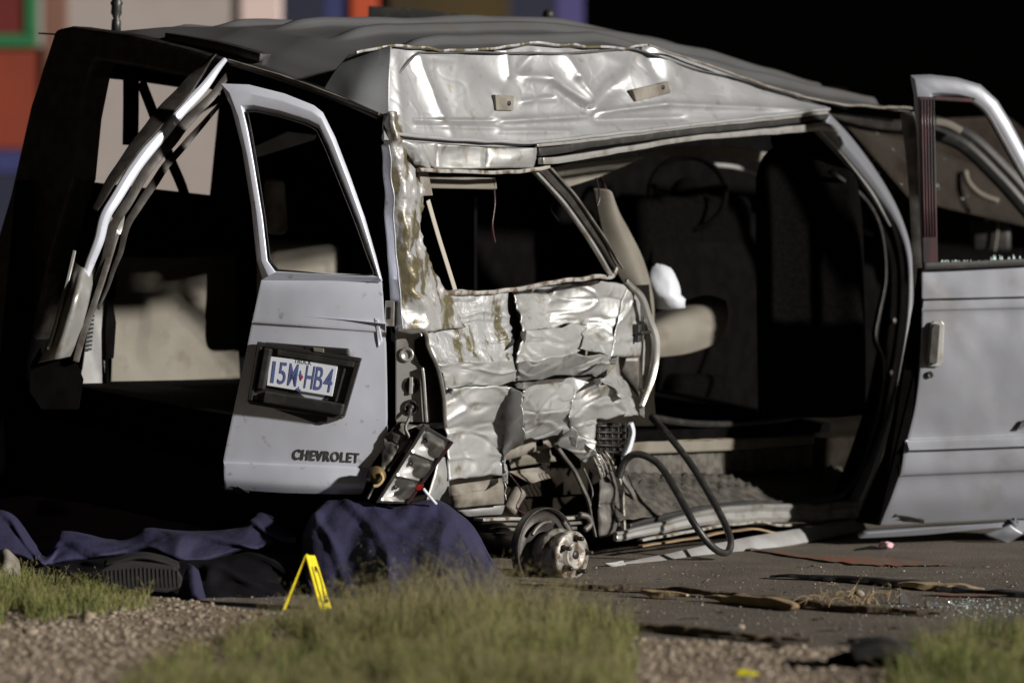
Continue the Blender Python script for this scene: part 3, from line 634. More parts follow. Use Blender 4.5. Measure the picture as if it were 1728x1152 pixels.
# hinge side, dents and mud
qbox('hinge', ((650, 507), (666, 508), (664, 551), (649, 550)), DOOR, -.05, -.002, 'bare_steel', rd, .003)
qbox('hinge_pin', ((654, 518), (660, 518), (659, 538), (653, 538)), DOOR, -.02, .002, 'ink', rd, .002)
facetmesh('paint_chip', [[(632, 537, .012), (638, 540, .014), (645, 575, .008), (638, 586, .008)]], DOOR, 'bag_white', rd, 4, .004, 60, .002)
facetmesh('mud_patch', [[(372, 818, .004), (400, 822, .02), (420, 831, .02), (378, 830, .0)]], DOOR, 'dark_steel', rd, 8, .01, 60, .004)
from mathutils.bvhtree import BVHTree
_o = van.location; _bvh = BVHTree.FromPolygons([v.co + _o for v in rd.data.vertices], [tuple(f.vertices) for f in rd.data.polygons])
class Skin:                                           # points lying on the door's own curved skin
    n = DOOR.n
    def __call__(s, px, py, off=0.):
        a = Vector((0, 0, CH)); h = _bvh.ray_cast(a, W(px, py, 13.) - a)[0]
        return (h if h else DOOR(px, py, .012)) + DOOR.n * off
lettering('badge_lettering', 'CHEVROLET', ((494, 775), (606, 781), (607, 764), (497, 757)), Skin(), .0006, .0024, 'badge', rd, .022, 1.16)
# plate pocket
DOORP = Plane(DOOR.x - DOOR.n.x * .026, DOOR.d - DOOR.n.y * .026, DOOR.dx, DOOR.dd)
FQ = ((416, 681), (580, 708), (610, 604), (434, 576))                # bottom-left, bottom-right, top-right, top-left
def fq(u, v): return bil(FQ, u, v)
pk = poly('plate_frame', [DOORP(*fq(u, v), .052) for u, v in ((.02, .0), (.97, .0), (1, .04), (1, .94), (.97, 1), (.04, 1), (.0, .94), (.0, .05))], DOORP.n, .022, 'black_plastic', rd, .006)
def fbox(name, u0, u1, v0, v1, o0, o1, m, parent, bev=.003):
    return qbox(name, (fq(u0, v0), fq(u1, v0), fq(u1, v1), fq(u0, v1)), DOORP, o0, o1, m, parent, bev)
fbox('frame_rail', .0, 1., .93, 1., .05, .068, 'black_plastic', pk); fbox('frame_rail', .02, .98, .0, .06, .05, .07, 'black_plastic', pk)
fbox('frame_rail', .0, .05, .06, .93, .05, .075, 'black_plastic', pk); fbox('frame_rail', .95, 1., .06, .93, .05, .066, 'black_plastic', pk)
fbox('step_bar', .15, .96, .06, .24, .05, .092, 'black_plastic', pk, .006); fbox('side_pad', .07, .145, .26, .92, .05, .085, 'black_plastic', pk, .006)
fbox('top_pad', .2, .95, .83, .93, .05, .068, 'black_plastic', pk, .004); fbox('frame_rail', .855, .88, .26, .8, .05, .064, 'black_plastic', pk)
lathe('bolt', DOORP(*fq(.08, .13), .056), DOORP.n, [(.011, 0), (.011, .004), (.005, .006)], 'grey_steel', pk, 12)
PQ = ((450, 650), (560.5, 668.5), (570, 615), (455.7, 601.3))
pl = qbox('licence_plate', PQ, DOORP, .054, .062, 'plate_white', pk, .001)
def pq(u0, u1, v0, v1): return (bil(PQ, u0, v0), bil(PQ, u1, v0), bil(PQ, u1, v1), bil(PQ, u0, v1))
for ch, u0, u1, dv in (('1', .055, .10, .0), ('5', .155, .27, .0), ('M', .31, .44, .0), ('H', .56, .685, .0), ('B', .705, .825, .0), ('4', .845, .97, -.01)):
    lettering('plate_character', ch, pq(u0, u1, .12 + dv, .86 + dv), DOORP, .062, .0015, 'plate_blue', pl, .004)
lettering('plate_lettering', 'TRUCK', pq(.36, .62, .88, 1.02), DOORP, .0615, .001, 'ink', pl, .01)
st_ = pq(0, 1, 0, 1)
def pp(u, v, o): return DOORP(*bil(PQ, u, v), o)
poly('state_mark', [pp(.455, .52, .0635), pp(.475, .48, .0635), pp(.485, .38, .0635), pp(.505, .48, .0635), pp(.5, .56, .0635), pp(.488, .56, .0635), pp(.485, .66, .0635), pp(.472, .66, .0635), pp(.472, .54, .0635)], DOORP.n, .002, 'plate_blue', pl, 0)
poly('state_mark', [pp(.490, .46, .0642), pp(.50, .34, .0642), pp(.53, .46, .0642), pp(.515, .52, .0642)], DOORP.n, .002, 'plate_red', pl, 0)
poly('star_mark', [pp(.44, .0, .0635), pp(.455, .08, .0635), pp(.47, .06, .0635), pp(.485, .14, .0635), pp(.495, .06, .0635), pp(.52, .05, .0635), pp(.52, .0, .0635)], DOORP.n, .002, 'plate_blue', pl, 0)
# handle recess behind the twisted pocket
qbox('door_handle', ((446, 577), (588, 588), (590, 602), (450, 592)), DOOR, .01, .034, 'black_plastic', rd, .006)
qbox('handle_slot', ((515, 585), (586, 590), (586, 598), (516, 594)), DOOR, .03, .038, 'ink', rd, .002)
qbox('handle_lever', ((528, 586), (546, 588), (546, 595), (529, 593)), DOOR, .03, .046, 'beige_trim', rd, .002)
poly('bracket_tab', [DOOR(x, y, .026) for x, y in ((462, 690), (552, 703), (552, 710), (546, 716), (538, 716), (510, 706))], DOOR.n, .012, 'black_plastic', pk, .003)

# ---------------- rear frame, left side, remains of the left rear door
JB = [(380, 112), (460, 138), (560, 172), (640, 205), (648, 300), (652, 420), (660, 560), (660, 720)]
sweep('door_jamb', [REAR(x - 6, y + 12, -.12) for x, y in JB], rect(.12, .10), REAR.n, 'interior_shade_black', van, 60)
sweep('jamb_seal', [REAR(x, y, -.0) for x, y in ((384, 106), (470, 132), (560, 164), (640, 198))], rect(.016, .02), REAR.n, 'rubber', van, 40)
sweep('roof_lip', [REAR(x, y - 4, .01) for x, y in ((384, 106), (470, 132), (560, 164), (642, 196))], rect(.012, .02), REAR.n, 'primer', van, 40, wob=.002)
rp = [(92, 50), (120, 44), (220, 58), (320, 82), (384, 102), (376, 112), (350, 140), (300, 128), (220, 112), (160, 104), (150, 130), (136, 200), (126, 302), (90, 420), (60, 560), (30, 640), (30, 700), (-40, 700), (-40, 520), (16, 330), (50, 180)]
poly('rear_pillar', [REAR(x, y, .03) for x, y in rp], REAR.n, .12, 'dark_steel', van, .03)  # dark steel replaces silver paint here: shade put into the material
lp_b = [LEFT(x, y) for x, y in ((40, 300), (700, 352))]
def lq(name, pts, m, th=.03, t=1.75): return poly(name, [lengthwise(t)(x, y) for x, y in pts], SIDE.n, th, m, van, 0)
lq('side_panel', ((40, 305), (126, 304), (390, 333), (900, 380), (900, 760), (300, 815), (-10, 840)), 'interior_shade_black', .04)
lq('side_panel', ((112, 62), (330, 64), (400, 70), (900, 90), (900, 140), (520, 150), (330, 150), (250, 138), (150, 128), (112, 120)), 'interior_shade_black', .04)
lq('side_panel', ((384, 149), (900, 140), (900, 382), (366, 330)), 'interior_shade_black', .04)
lq('side_panel', ((900, 90), (1430, 150), (1430, 760), (900, 760)), 'interior_shade_black', .04)
# straps and bars across the left quarter window
sweep('window_bar', [lengthwise(1.68)(x, y) for x, y in ((221, 132), (221, 180), (220, 245))], rect(.06, .03), SIDE.n, 'interior_shade_black', van, 12)
sweep('belt_strap', [lengthwise(1.6)(x, y) for x, y in ((238, 138), (262, 200), (288, 270), (312, 330), (330, 420))], rect(.05, .006), SIDE.n, 'interior_shade_black', van, 20)
sweep('window_trim', [lengthwise(1.66)(x, y) for x, y in ((372, 165), (330, 190), (270, 245), (235, 290))], rect(.03, .02), SIDE.n, 'dark_steel', van, 20, wob=.006)
# lit inner side trim behind the rear opening
TR = [(192, 432), (260, 434), (330, 432), (400, 430)]; TB = [(186, 655), (260, 650), (330, 644), (404, 638)]
trim = gridpatch('side_trim', [[lengthwise(1.66)(x, y) for x, y in TR], [lengthwise(1.66)(x, y * .5 + Y * .5) for (x, y), (X, Y) in zip(TR, TB)], [lengthwise(1.66)(x, y) for x, y in TB]], 30, 20, 'beige_trim', van, lambda p, u, v: SIDE.n * nz(p, 4, .012))
poly('jamb_liner', [lengthwise(1.62)(x, y) for x, y in ((160, 470), (182, 450), (182, 658), (130, 662), (140, 620))], SIDE.n, .01, 'grey_trim', van, .003)
for i in range(9): qbox('vent_slot', ((150 - i * .8, 532 + i * 7), (160 - i * .6, 531 + i * 7), (159 - i * .6, 535 + i * 7), (149 - i * .8, 536 + i * 7)), lengthwise(1.61), -.01, .004, 'ink', van, 0)
poly('torn_liner', [lengthwise(1.6)(x, y) for x, y in ((186, 440), (199, 436), (195, 500), (190, 506), (196, 545), (192, 604), (182, 606), (186, 660), (180, 664), (178, 560))], SIDE.n, .008, 'interior_shade_black', van, 0)
# bent frame of the left rear door, pulled outward
BF = [(382, 100, 13.45), (352, 138, 13.36), (300, 196, 13.28), (252, 252, 13.2), (210, 312, 13.15), (180, 362, 13.12), (166, 410, 13.12), (150, 452, 13.12), (132, 500, 13.1)]
lf = sweep('left_rear_door_frame', [W(*p) for p in BF], [(-.026, -.014), (.026, -.014), (.026, .0), (.01, .012), (-.016, .012), (-.026, .004)], Vector((.5, -.85, .1)), 'paint_rear_lit', van, 60, wob=.005, scale=[.35, .6, .8, .85, .8, .75, .7, .6, .35])
sweep('frame_flange', [W(x - 20, y - 8, d - .02) for x, y, d in BF[:6]], rect(.05, .012), Vector((-.5, -.75, -.35)), 'dark_steel', lf, 50, wob=.006, scale=[.5, .9, 1.2, 1, .8, .5])
lf['label'] = 'bent bright frame of the left rear door'
sweep('frame_flange', [W(x + 16, y + 12, d + .03) for x, y, d in BF], rect(.035, .008), Vector((.3, -.9, .2)), 'dark_steel', lf, 50, wob=.010, scale=[.5, .8, 1, 1, 1, 1, .9, .8, .5])
sweep('frame_flange', [W(x + 34, y + 22, d + .1) for x, y, d in BF[1:]], rect(.03, .01), Vector((.3, -.9, .2)), 'dark_steel', lf, 50, wob=.008, scale=[.4, .8, 1, .8, .6, .3])
sweep('frame_flange', [W(x, y, d) for x, y, d in ((180, 362, 13.12), (196, 392, 13.2), (206, 342, 13.2), (216, 318, 13.2))], rect(.03, .012), Vector((.3, -.9, .2)), 'bare_steel', lf, 20, wob=.006)
dl = gridpatch('left_rear_door_skin', [[W(*p) for p in ((122, 436, 13.2), (104, 500, 13.15), (84, 570, 13.12), (64, 612, 13.12))], [W(*p) for p in ((140, 452, 13.1), (124, 505, 13.02), (106, 570, 13.02), (96, 606, 13.04))], [W(*p) for p in ((162, 446, 13.2), (152, 500, 13.1), (134, 570, 13.1), (124, 600, 13.12))]], 30, 14, 'bare_steel', van, lambda p, u, v: Vector((0, -1, 0)) * nz(p, 14, .012))
sweep('skin_edge', [W(*p) for p in ((126, 424, 13.15), (108, 500, 13.08), (82, 590, 13.06))], rect(.012, .02), Vector((0, -1, 0)), 'bare_steel', dl, 20)
sweep('skin_edge', [W(*p) for p in ((196, 396, 13.2), (170, 480, 13.12), (142, 560, 13.1), (128, 610, 13.1))], rect(.022, .02), Vector((0, -1, 0)), 'grey_steel', dl, 20)
poly('skin_tear', [W(x, y, 13.12) for x, y in ((52, 614), (68, 586), (70, 608), (124, 600), (140, 640), (132, 690), (70, 690), (50, 660))], Vector((0, -1, 0)), .02, 'interior_shade_black', dl, 0)
# underbody, bumper, floor
FL = [V(0.02, .12, .47), V(3.3, .35, .42), V(3.3, 1.72, .62), V(0.02, 1.72, .66)]
mk('cargo_floor', FL, [(0, 1, 2, 3)], 'interior_shade_black', van, False, (('solid', .04),))
mk('underbody', [V(.15, .35, .25), V(3.2, .3, .2), V(4.4, .3, .2), V(4.4, 1.6, .3), V(.15, 1.6, .27), V(.15, .35, .42), V(3.2, .3, .38), V(4.4, .3, .38), V(4.4, 1.6, .5), V(.15, 1.6, .58)], [(0, 1, 2, 3, 4), (9, 8, 7, 6, 5), (0, 5, 6, 1), (1, 6, 7, 2), (2, 7, 8, 3), (3, 8, 9, 4), (4, 9, 5, 0)], 'underbody', van)
gridpatch('rear_bumper', [[REAR(*p) for p in ((-30, 690, .06), (150, 720, .08), (400, 800, .08), (640, 835, .03))], [REAR(*p) for p in ((-30, 760, .12), (150, 790, .13), (400, 850, .12), (640, 880, .06))], [REAR(*p) for p in ((-30, 826, .08), (150, 850, .1), (400, 900, .1), (640, 930, .04))]], 40, 14, 'underbody', van, None, (('solid', .05, -1),))
sweep('scuff_plate', [REAR(x, y, .05) for x, y in ((120, 770), (220, 780), (300, 790), (372, 800))], rect(.02, .012), REAR.n, 'dark_steel', van, 20, wob=.004)

# ---------------- tail lamp and its torn housing
TP = Plane(W(705, 620, 13.02).x, 13.02, 1, .12)
th = poly('lamp_pocket', [TP(x, y, 0) for x, y in ((668, 556), (712, 562), (722, 620), (724, 712), (668, 712))], TP.n, .01, 'bare_steel', van, .003)
poly('pocket_gap_shade', [TP(x, y, .01) for x, y in ((700, 574), (714, 566), (728, 610), (748, 630), (752, 712), (722, 712), (716, 620), (700, 610))], TP.n, .01, 'underbody', th, 0)  # dark strip painted in for the shaded gap
sweep('pocket_edge', [TP(x, y, .03) for x, y in ((670, 556), (692, 560), (716, 560), (724, 585), (738, 622), (748, 665), (752, 720))], rect(.014, .03), TP.n, 'grey_steel', th, 30, wob=.006)
sweep('pocket_edge', [TP(x, y, .02) for x, y in ((712, 620), (716, 660), (720, 712))], rect(.010, .02), TP.n, 'bare_steel', th, 10, wob=.003)
lathe('lamp_socket', TP(686, 598, .0), TP.n, [(.024, 0), (.026, .010), (.020, .014), (.014, .004), (.005, .003)], 'bare_steel', th, 20)
lathe('socket_hole', TP(694, 650, .0), TP.n, [(.030, 0), (.030, .004), (.026, .006)], 'grey_steel', th, 24); lathe('socket_hole', TP(694, 650, .005), TP.n, [(.024, 0), (.024, .003)], 'ink', th, 24)
qbox('socket_bar', ((691, 636), (697, 636), (696, 665), (690, 665)), TP, .0, .014, 'bare_steel', th, .002)
lathe('grommet', TP(693, 687, .0), TP.n, [(.028, 0), (.028, .008), (.02, .014), (.02, .006), (.012, .006), (.01, .018), (.004, .02)], 'rubber', th, 24)
tube('lamp_wire', [TP(693, 690, .02), TP(690, 706, .05), TP(684, 722, .06), TP(690, 742, .06), TP(672, 770, .05), TP(655, 795, .06)], .006, 'grey_steel', th, 40, 6)
facetmesh('torn_housing', [[(648, 738, .02), (672, 712, .04), (705, 718, .02), (672, 752, .05), .02], [(648, 738, .02), (672, 752, .05), (664, 790, .03), (640, 800, .04), .015], [(690, 716, .0), (752, 712, .02), (752, 722, .02), (706, 726, .0), .004]], TP, 'grey_steel', van, 10, .014, 26)
bs = lathe('bulb_socket', TP(636, 800, .07), Vector((-.3, -.8, .5)), [(.014, -.03), (.028, -.02), (.03, .0), (.024, .018), (.012, .022)], 'brown_socket', van, 14)
tube('bulb', [TP(642, 798, .1), TP(646, 808, .11), TP(638, 818, .11), TP(630, 820, .11)], .006, 'straw', bs, 16, 6)
tube('lamp_wire', [TP(640, 800, .06), TP(628, 826, .05), TP(620, 842, .06)], .006, 'rubber', bs, 16, 6)
LPn = Plane(W(700, 790, 12.93).x, 12.93, 1, .10)
LQ = ((634, 848), (690, 850), (766, 746), (716, 716))
def lqm(u, v): return bil(LQ, u, v)
tl = qbox('tail_lamp', [lqm(*p) for p in ((0, 0), (1, 0), (1, 1), (0, 1))], LPn, -.07, -.052, 'black_plastic', van, .004)
tl['label'] = 'dangling tail lamp with three bare reflector cells'
def lbox(name, u0, u1, v0, v1, o0, o1, m, bev=.002): return qbox(name, [lqm(u0, v0), lqm(u1, v0), lqm(u1, v1), lqm(u0, v1)], LPn, o0, o1, m, tl, bev)
lbox('lamp_wall', .0, .10, .0, 1., -.052, .0, 'black_plastic'); lbox('lamp_wall', .1, .9, .955, 1., -.052, .0, 'black_plastic')
lbox('lamp_wall', .1, .9, 0, .03, -.052, .0, 'black_plastic')
lbox('lens_remnant', .9, 1., .0, 1., -.052, .006, 'red_trim'); lbox('lens_remnant', .86, 1.04, .22, .31, .0, .012, 'red_lens')
for v in (.345, .655): lbox('lamp_divider', .1, .9, v - .012, v + .012, -.052, .0, 'black_plastic')
for v0, v1 in ((.03, .333), (.357, .643), (.667, .955)):
    vs = []
    for j in range(15):
        for i in range(15):
            u, v = i / 14, j / 14; o = -.048 + .042 * min(1, (abs(u - .45) * 1.85) ** 2.4 + (abs(v - .5) * 1.9) ** 3)
            vs.append(LPn(*lqm(.1 + .8 * u, v0 + (v1 - v0) * v), o))
    mk('reflector_cell', vs, gridfaces(14, 14), 'chrome', tl, True)
    lathe('bulb_hole', LPn(*lqm(.1 + .8 * .22, v0 + (v1 - v0) * .62), -.034), (LPn.n + Vector((.5, 0, 0))).normalized(), [(.009, 0), (.008, .004)], 'ink', tl, 16)
tube('lamp_pin', [LPn(714, 824, .0), LPn(722, 834, .0), LPn(736, 850, -.02)], .006, 'bag_white', tl, 6, 6)

# ---------------- brake drum, axle and springs
hub = empty('x', (0, 0, 0)); bpy.data.objects.remove(hub)
ax = (SIDE.n + Vector((-.02, -.1, .0))).normalized(); bc = W(918, 926, 13.35)
bp_ = lathe('brake_backing_plate', bc, ax, [(.02, -.03), (.135, -.03), (.150, -.022), (.152, .012), (.146, .016), (.144, -.008), (.128, -.012), (.09, -.004), (.085, .01), (.02, .012)], 'dark_steel', van, 48)
hb = lathe('wheel_hub', bc + ax * .03 + Vector((0, 0, -.015)), ax, [(.075, -.04), (.078, .01), (.092, .02), (.094, .05), (.084, .056), (.080, .085), (.088, .09), (.089, .108), (.082, .114), (.052, .116), (.05, .128), (.042, .132), (.036, .126), (.01, .126)], 'rust_steel', bp_, 40)
aa = ax.cross(Vector((0, 0, 1))).normalized(); bb = aa.cross(ax)
for k in range(5):
    an_ = 2 * math.pi * k / 5 + .5; c = bc + ax * .143 + Vector((0, 0, -.015)) + (aa * math.cos(an_) + bb * math.sin(an_)) * .062
    s_ = lathe('wheel_stud', c, ax, [(.013, -.01), (.013, .006), (.008, .008), (.008, .038), (.005, .04)], 'dark_steel', bp_, 10)
lathe('hub_cap_hole', bc + ax * .157 + Vector((0, 0, -.012)), ax, [(.016, 0), (.015, .002)], 'ink', bp_, 14)
tube('brake_shoe', [bc + ax * .03 + (aa * math.cos(t) + bb * math.sin(t)) * .118 for t in (2.2, 2.6, 3.0, 3.4, 3.8)], .011, 'grey_steel', bp_, 24)
tube('brake_spring', [bc + ax * .02 + (aa * math.cos(t) + bb * math.sin(t)) * .10 for t in (.6, .9, 1.3, 1.7)], .008, 'grey_steel', bp_, 24)
tube('axle', [bc - ax * .02, bc - ax * 1.4], .045, 'dark_steel', van, 6, 14)
for i in range(3): sweep('leaf_spring', [SIDE(x, y + i * 9, -.02) for x, y in ((806 + i * 14, 876), (850, 874), (910, 876), (985 - i * 10, 872))], rect(.012, .05), SIDE.n, 'grey_steel' if i else 'rust_steel', van, 20, wob=.003)
tube('spring_shackle', [SIDE(978, 868, .02), SIDE(992, 872, .03), SIDE(996, 884, .03), SIDE(986, 894, .02)], .012, 'grey_steel', van, 14)
# ---------------- sliding door opening: frame, sill, step, floor
BP = [(1392, 204), (1436, 252), (1482, 312), (1516, 370), (1535, 432), (1537, 510), (1528, 590), (1510, 680), (1484, 762), (1462, 820), (1444, 858)]
sweep('pillar_frame', [SIDE(x, y, .02) for x, y in BP], [(-.028, -.02), (.03, -.02), (.03, .0), (.016, .012), (.0, .004), (-.016, .010), (-.028, .002)], SIDE.n, 'paint_door_shaded', van, 70, scale=[1.5, 1.5, 1.2, .8, .55, .5, .5, .7, .9, 1.2, 1.3])
sweep('pillar_frame', [SIDE(x - 14, y + 12, .0) for x, y in BP[:4]], rect(.02, .03), SIDE.n, 'bare_steel', van, 30, scale=[1.2, 1, .7, .3])
sweep('pillar_jamb', [SIDE(x - 30, y + 4, -.06) for x, y in BP], rect(.10, .05), SIDE.n, 'interior_shade_black', van, 60)
sweep('pillar_seal', [SIDE(x, y, -.02) for x, y in ((1400, 290), (1440, 318), (1470, 352), (1488, 400), (1493, 470), (1482, 530), (1476, 570), (1488, 606), (1486, 660), (1470, 730), (1440, 810), (1400, 846), (1340, 856))], rect(.016, .02), SIDE.n, 'rubber', van, 70)
for x, y in ((1508, 541), (1503, 629)): lathe('jamb_bolt', SIDE(x, y, -.02), SIDE.n, [(.012, 0), (.012, .006), (.005, .008)], 'grey_steel', van, 12)
sweep('sill_flange', [SIDE(x, y, .02) for x, y in ((1040, 906), (1110, 892), (1180, 876), (1250, 868), (1320, 866), (1390, 868), (1446, 862))], [(-.04, -.03), (.03, -.03), (.034, 0), (.014, .012), (-.01, .004), (-.03, .018), (-.04, .008)], SIDE.n, 'bare_steel', van, 60, wob=.005, scale=[.5, .6, .8, 1., 1., 1.1, 1.3])
sweep('sill_strip', [SIDE(x, y, .03) for x, y in ((1080, 912), (1180, 893), (1270, 880), (1330, 886), (1440, 880))], rect(.010, .03), SIDE.n, 'rust_steel', van, 50, wob=.005)
sweep('sill_strip', [SIDE(x, y, .03) for x, y in ((1080, 922), (1180, 905), (1260, 892), (1320, 898), (1430, 890))], rect(.008, .03), SIDE.n, 'wood', van, 50, wob=.005)
sweep('sill_seal', [SIDE(x, y, -.02) for x, y in ((1060, 888), (1120, 872), (1200, 856), (1280, 848), (1360, 848), (1420, 840))], rect(.022, .02), SIDE.n, 'rubber', van, 50, wob=.004)
vs = [SIDE(1040, 900, -.02), SIDE(1440, 862, -.02), lengthwise(.3)(1432, 800), lengthwise(.3)(1030, 800)]
step = gridpatch('step_well', [[SIDE(1036, 880, -.02), SIDE(1180, 862, -.02), SIDE(1300, 852, -.02), SIDE(1440, 846, -.02)], [lengthwise(.14)(1040, 826), lengthwise(.14)(1170, 826), lengthwise(.14)(1290, 822), lengthwise(.14)(1430, 814)], [lengthwise(.28)(1044, 798), lengthwise(.28)(1170, 800), lengthwise(.28)(1290, 796), lengthwise(.28)(1420, 786)]], 60, 20, 'tread', van, lambda p, u, v: Vector((0, 0, 1)) * (nz(p, 18, .012) + .006 * math.sin(u * 150) * (1 if v > .4 else .2)))
gridpatch('step_riser', [[lengthwise(.29)(1044, 800), lengthwise(.29)(1170, 802), lengthwise(.29)(1290, 798), lengthwise(.29)(1370, 790)], [lengthwise(.30)(1050, 762), lengthwise(.30)(1170, 762), lengthwise(.30)(1290, 756), lengthwise(.30)(1370, 750)]], 60, 8, 'tread', van, lambda p, u, v: SIDE.n * (.005 * math.sin(u * 170) + nz(p, 12, .006)))
gridpatch('floor_edge', [[lengthwise(.27)(1056, 766), lengthwise(.27)(1170, 762), lengthwise(.27)(1290, 756), lengthwise(.27)(1371, 748)], [lengthwise(.27)(1058, 744), lengthwise(.27)(1170, 744), lengthwise(.27)(1290, 738), lengthwise(.27)(1371, 734)]], 40, 4, 'beige_trim', van, None, (('solid', .02),))
gridpatch('cabin_floor', [[lengthwise(.265)(1058, 746), lengthwise(.265)(1170, 744), lengthwise(.265)(1290, 738), lengthwise(.265)(1372, 734)], [lengthwise(.6)(1070, 716), lengthwise(.6)(1170, 718), lengthwise(.6)(1290, 722), lengthwise(.6)(1372, 724)], [lengthwise(1.0)(1080, 690), lengthwise(1.0)(1170, 696), lengthwise(1.0)(1290, 700), lengthwise(1.0)(1372, 704)]], 40, 20, 'carpet', van, lambda p, u, v: Vector((0, 0, 1)) * nz(p, 10, .008))
hs = sweep('hanging_sill_trim', [SIDE(*p) for p in ((1024, 962, .2), (1120, 948, .18), (1250, 922, .14), (1350, 904, .1), (1456, 884, .08))], [(-.036, -.006), (.036, -.006), (.036, .004), (.0, .010), (-.036, .004)], Vector((.3, -.75, .6)), 'grey_trim', van, 50, wob=.003, scale=[.5, .9, 1, .95, .8])
hs['label'] = 'pale sill trim strip hanging loose to the ground'
facetmesh('sill_end', [[(1018, 950, .2), (1052, 946, .22), (1060, 956, .2), (1036, 962, .2), .01]], SIDE, 'grey_trim', hs, 6, .008, 40, .003)
facetmesh('sill_end', [[(1090, 960, .2), (1125, 950, .2), (1112, 975, .2), (1085, 972, .2), .01]], SIDE, 'grey_trim', hs, 6, .008, 40, .003)
# loose rubber door seal: along the floor, then looping out over the sill
SLp = [lengthwise(.5)(1452, 440), lengthwise(.45)(1446, 520), lengthwise(.4)(1432, 610), lengthwise(.35)(1404, 668), lengthwise(.35)(1345, 702), lengthwise(.3)(1260, 714), lengthwise(.25)(1170, 714), lengthwise(.2)(1100, 704)]
tube('loose_door_seal', SLp, .014, 'rubber', van, 70, 8)
tube('loose_door_seal', [SIDE(*p) for p in ((1100, 704, -.15), (1128, 734, .0), (1168, 786, .12), (1206, 850, .24), (1232, 906, .34), (1226, 932, .36), (1202, 922, .36), (1172, 884, .32), (1142, 830, .22), (1112, 784, .12), (1078, 766, .05), (1056, 776, .0), (1044, 806, -.02))], .014, 'rubber', van, 110, 8)

# ---------------- cabin
def cushion(name, plane, quad, o0, o1, m, parent=None, sub=2):
    f = [plane(x, y, o1) for x, y in quad]; b = [p - plane.n * (o1 - o0) for p in f]
    fs = [(0, 1, 2, 3), (7, 6, 5, 4), (0, 4, 5, 1), (1, 5, 6, 2), (2, 6, 7, 3), (3, 7, 4, 0)]
    o = mk(name, f + b, fs, m, parent or van, True, (('bevel', .05, 4),)); return o
SEATP = Plane(W(1360, 500, 15.2).x, 15.2, .9, .35)
fs_ = gridpatch('front_seat_back', [[SEATP(*p) for p in ((1276, 300, -.14), (1276, 400, -.14), (1278, 560, -.14), (1280, 700, -.14))], [SEATP(*p) for p in ((1290, 262, -.02), (1284, 400, .02), (1284, 560, .02), (1286, 702, .0))], [SEATP(*p) for p in ((1330, 238, -.02), (1326, 400, -.01), (1326, 560, -.01), (1326, 704, .0))], [SEATP(*p) for p in ((1400, 244, -.02), (1404, 400, -.01), (1406, 560, -.01), (1408, 704, .0))], [SEATP(*p) for p in ((1440, 275, -.02), (1448, 400, .02), (1452, 560, .02), (1454, 700, .0))], [SEATP(*p) for p in ((1450, 310, -.14), (1456, 400, -.14), (1460, 560, -.14), (1460, 700, -.14))]], 40, 40, 'seat_shade_black', van)
cushion('headrest', SEATP, ((1310, 216), (1410, 220), (1406, 260), (1312, 256)), -.12, -.02, 'seat_shade_black', fs_)
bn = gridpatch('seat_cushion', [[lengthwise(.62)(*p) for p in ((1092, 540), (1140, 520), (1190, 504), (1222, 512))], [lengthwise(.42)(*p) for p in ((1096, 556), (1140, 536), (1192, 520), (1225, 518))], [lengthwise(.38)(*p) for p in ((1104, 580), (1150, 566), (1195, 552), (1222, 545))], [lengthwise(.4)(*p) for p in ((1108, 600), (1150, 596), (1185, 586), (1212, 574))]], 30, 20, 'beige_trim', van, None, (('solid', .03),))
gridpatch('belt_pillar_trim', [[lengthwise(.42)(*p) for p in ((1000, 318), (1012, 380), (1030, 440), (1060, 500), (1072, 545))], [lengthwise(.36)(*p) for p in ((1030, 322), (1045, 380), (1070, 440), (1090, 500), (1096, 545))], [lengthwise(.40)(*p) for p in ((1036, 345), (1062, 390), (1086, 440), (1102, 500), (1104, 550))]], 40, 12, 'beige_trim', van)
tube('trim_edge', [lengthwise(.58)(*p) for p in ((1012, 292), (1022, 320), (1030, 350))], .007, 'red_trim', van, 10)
cushion('middle_seat', lengthwise(1.1), ((1150, 630), (1240, 632), (1245, 690), (1140, 700)), -.3, .0, 'seat_shade_black')
cushion('driver_seat_back', lengthwise(1.2), ((1085, 330), (1275, 330), (1270, 690), (1100, 690)), -.2, .0, 'seat_shade_black')
sc_ = lengthwise(1.25)(1160, 326)
swa = (SIDE.n * .55 + Vector((-SD[0], -SD[1], .35)).normalized() * .8).normalized(); a_ = swa.cross(Vector((0, 0, 1))).normalized(); b_ = a_.cross(swa)
ring = [sc_ + (a_ * math.cos(t * math.pi / 16) + b_ * math.sin(t * math.pi / 16)) * .17 for t in range(33)]
vs, fs = tubeverts(ring, .014, 10); sw = mk('steering_wheel', vs, fs, 'interior_shade_black', van, True)
lathe('wheel_boss', sc_, swa, [(.07, -.02), (.075, .0), (.06, .025), (.02, .03)], 'interior_shade_black', sw, 20)
for t in (.2, math.pi - .2, -math.pi / 2): tube('wheel_spoke', [sc_, sc_ + (a_ * math.cos(t) + b_ * math.sin(t)) * .165], .016, 'interior_shade_black', sw, 4, 8)
gridpatch('dashboard', [[lengthwise(1.55)(*p) for p in ((1100, 330), (1200, 320), (1330, 345), (1500, 400), (1728, 420))], [lengthwise(1.2)(*p) for p in ((1100, 420), (1200, 410), (1330, 420), (1500, 450), (1728, 470))], [lengthwise(1.2)(*p) for p in ((1100, 700), (1200, 700), (1330, 700), (1500, 720), (1728, 740))]], 40, 20, 'interior_shade_black', van)
tube('dash_edge', [lengthwise(1.3)(*p) for p in ((1195, 278), (1240, 282), (1280, 296), (1304, 314))], .010, 'grey_trim', van, 20)
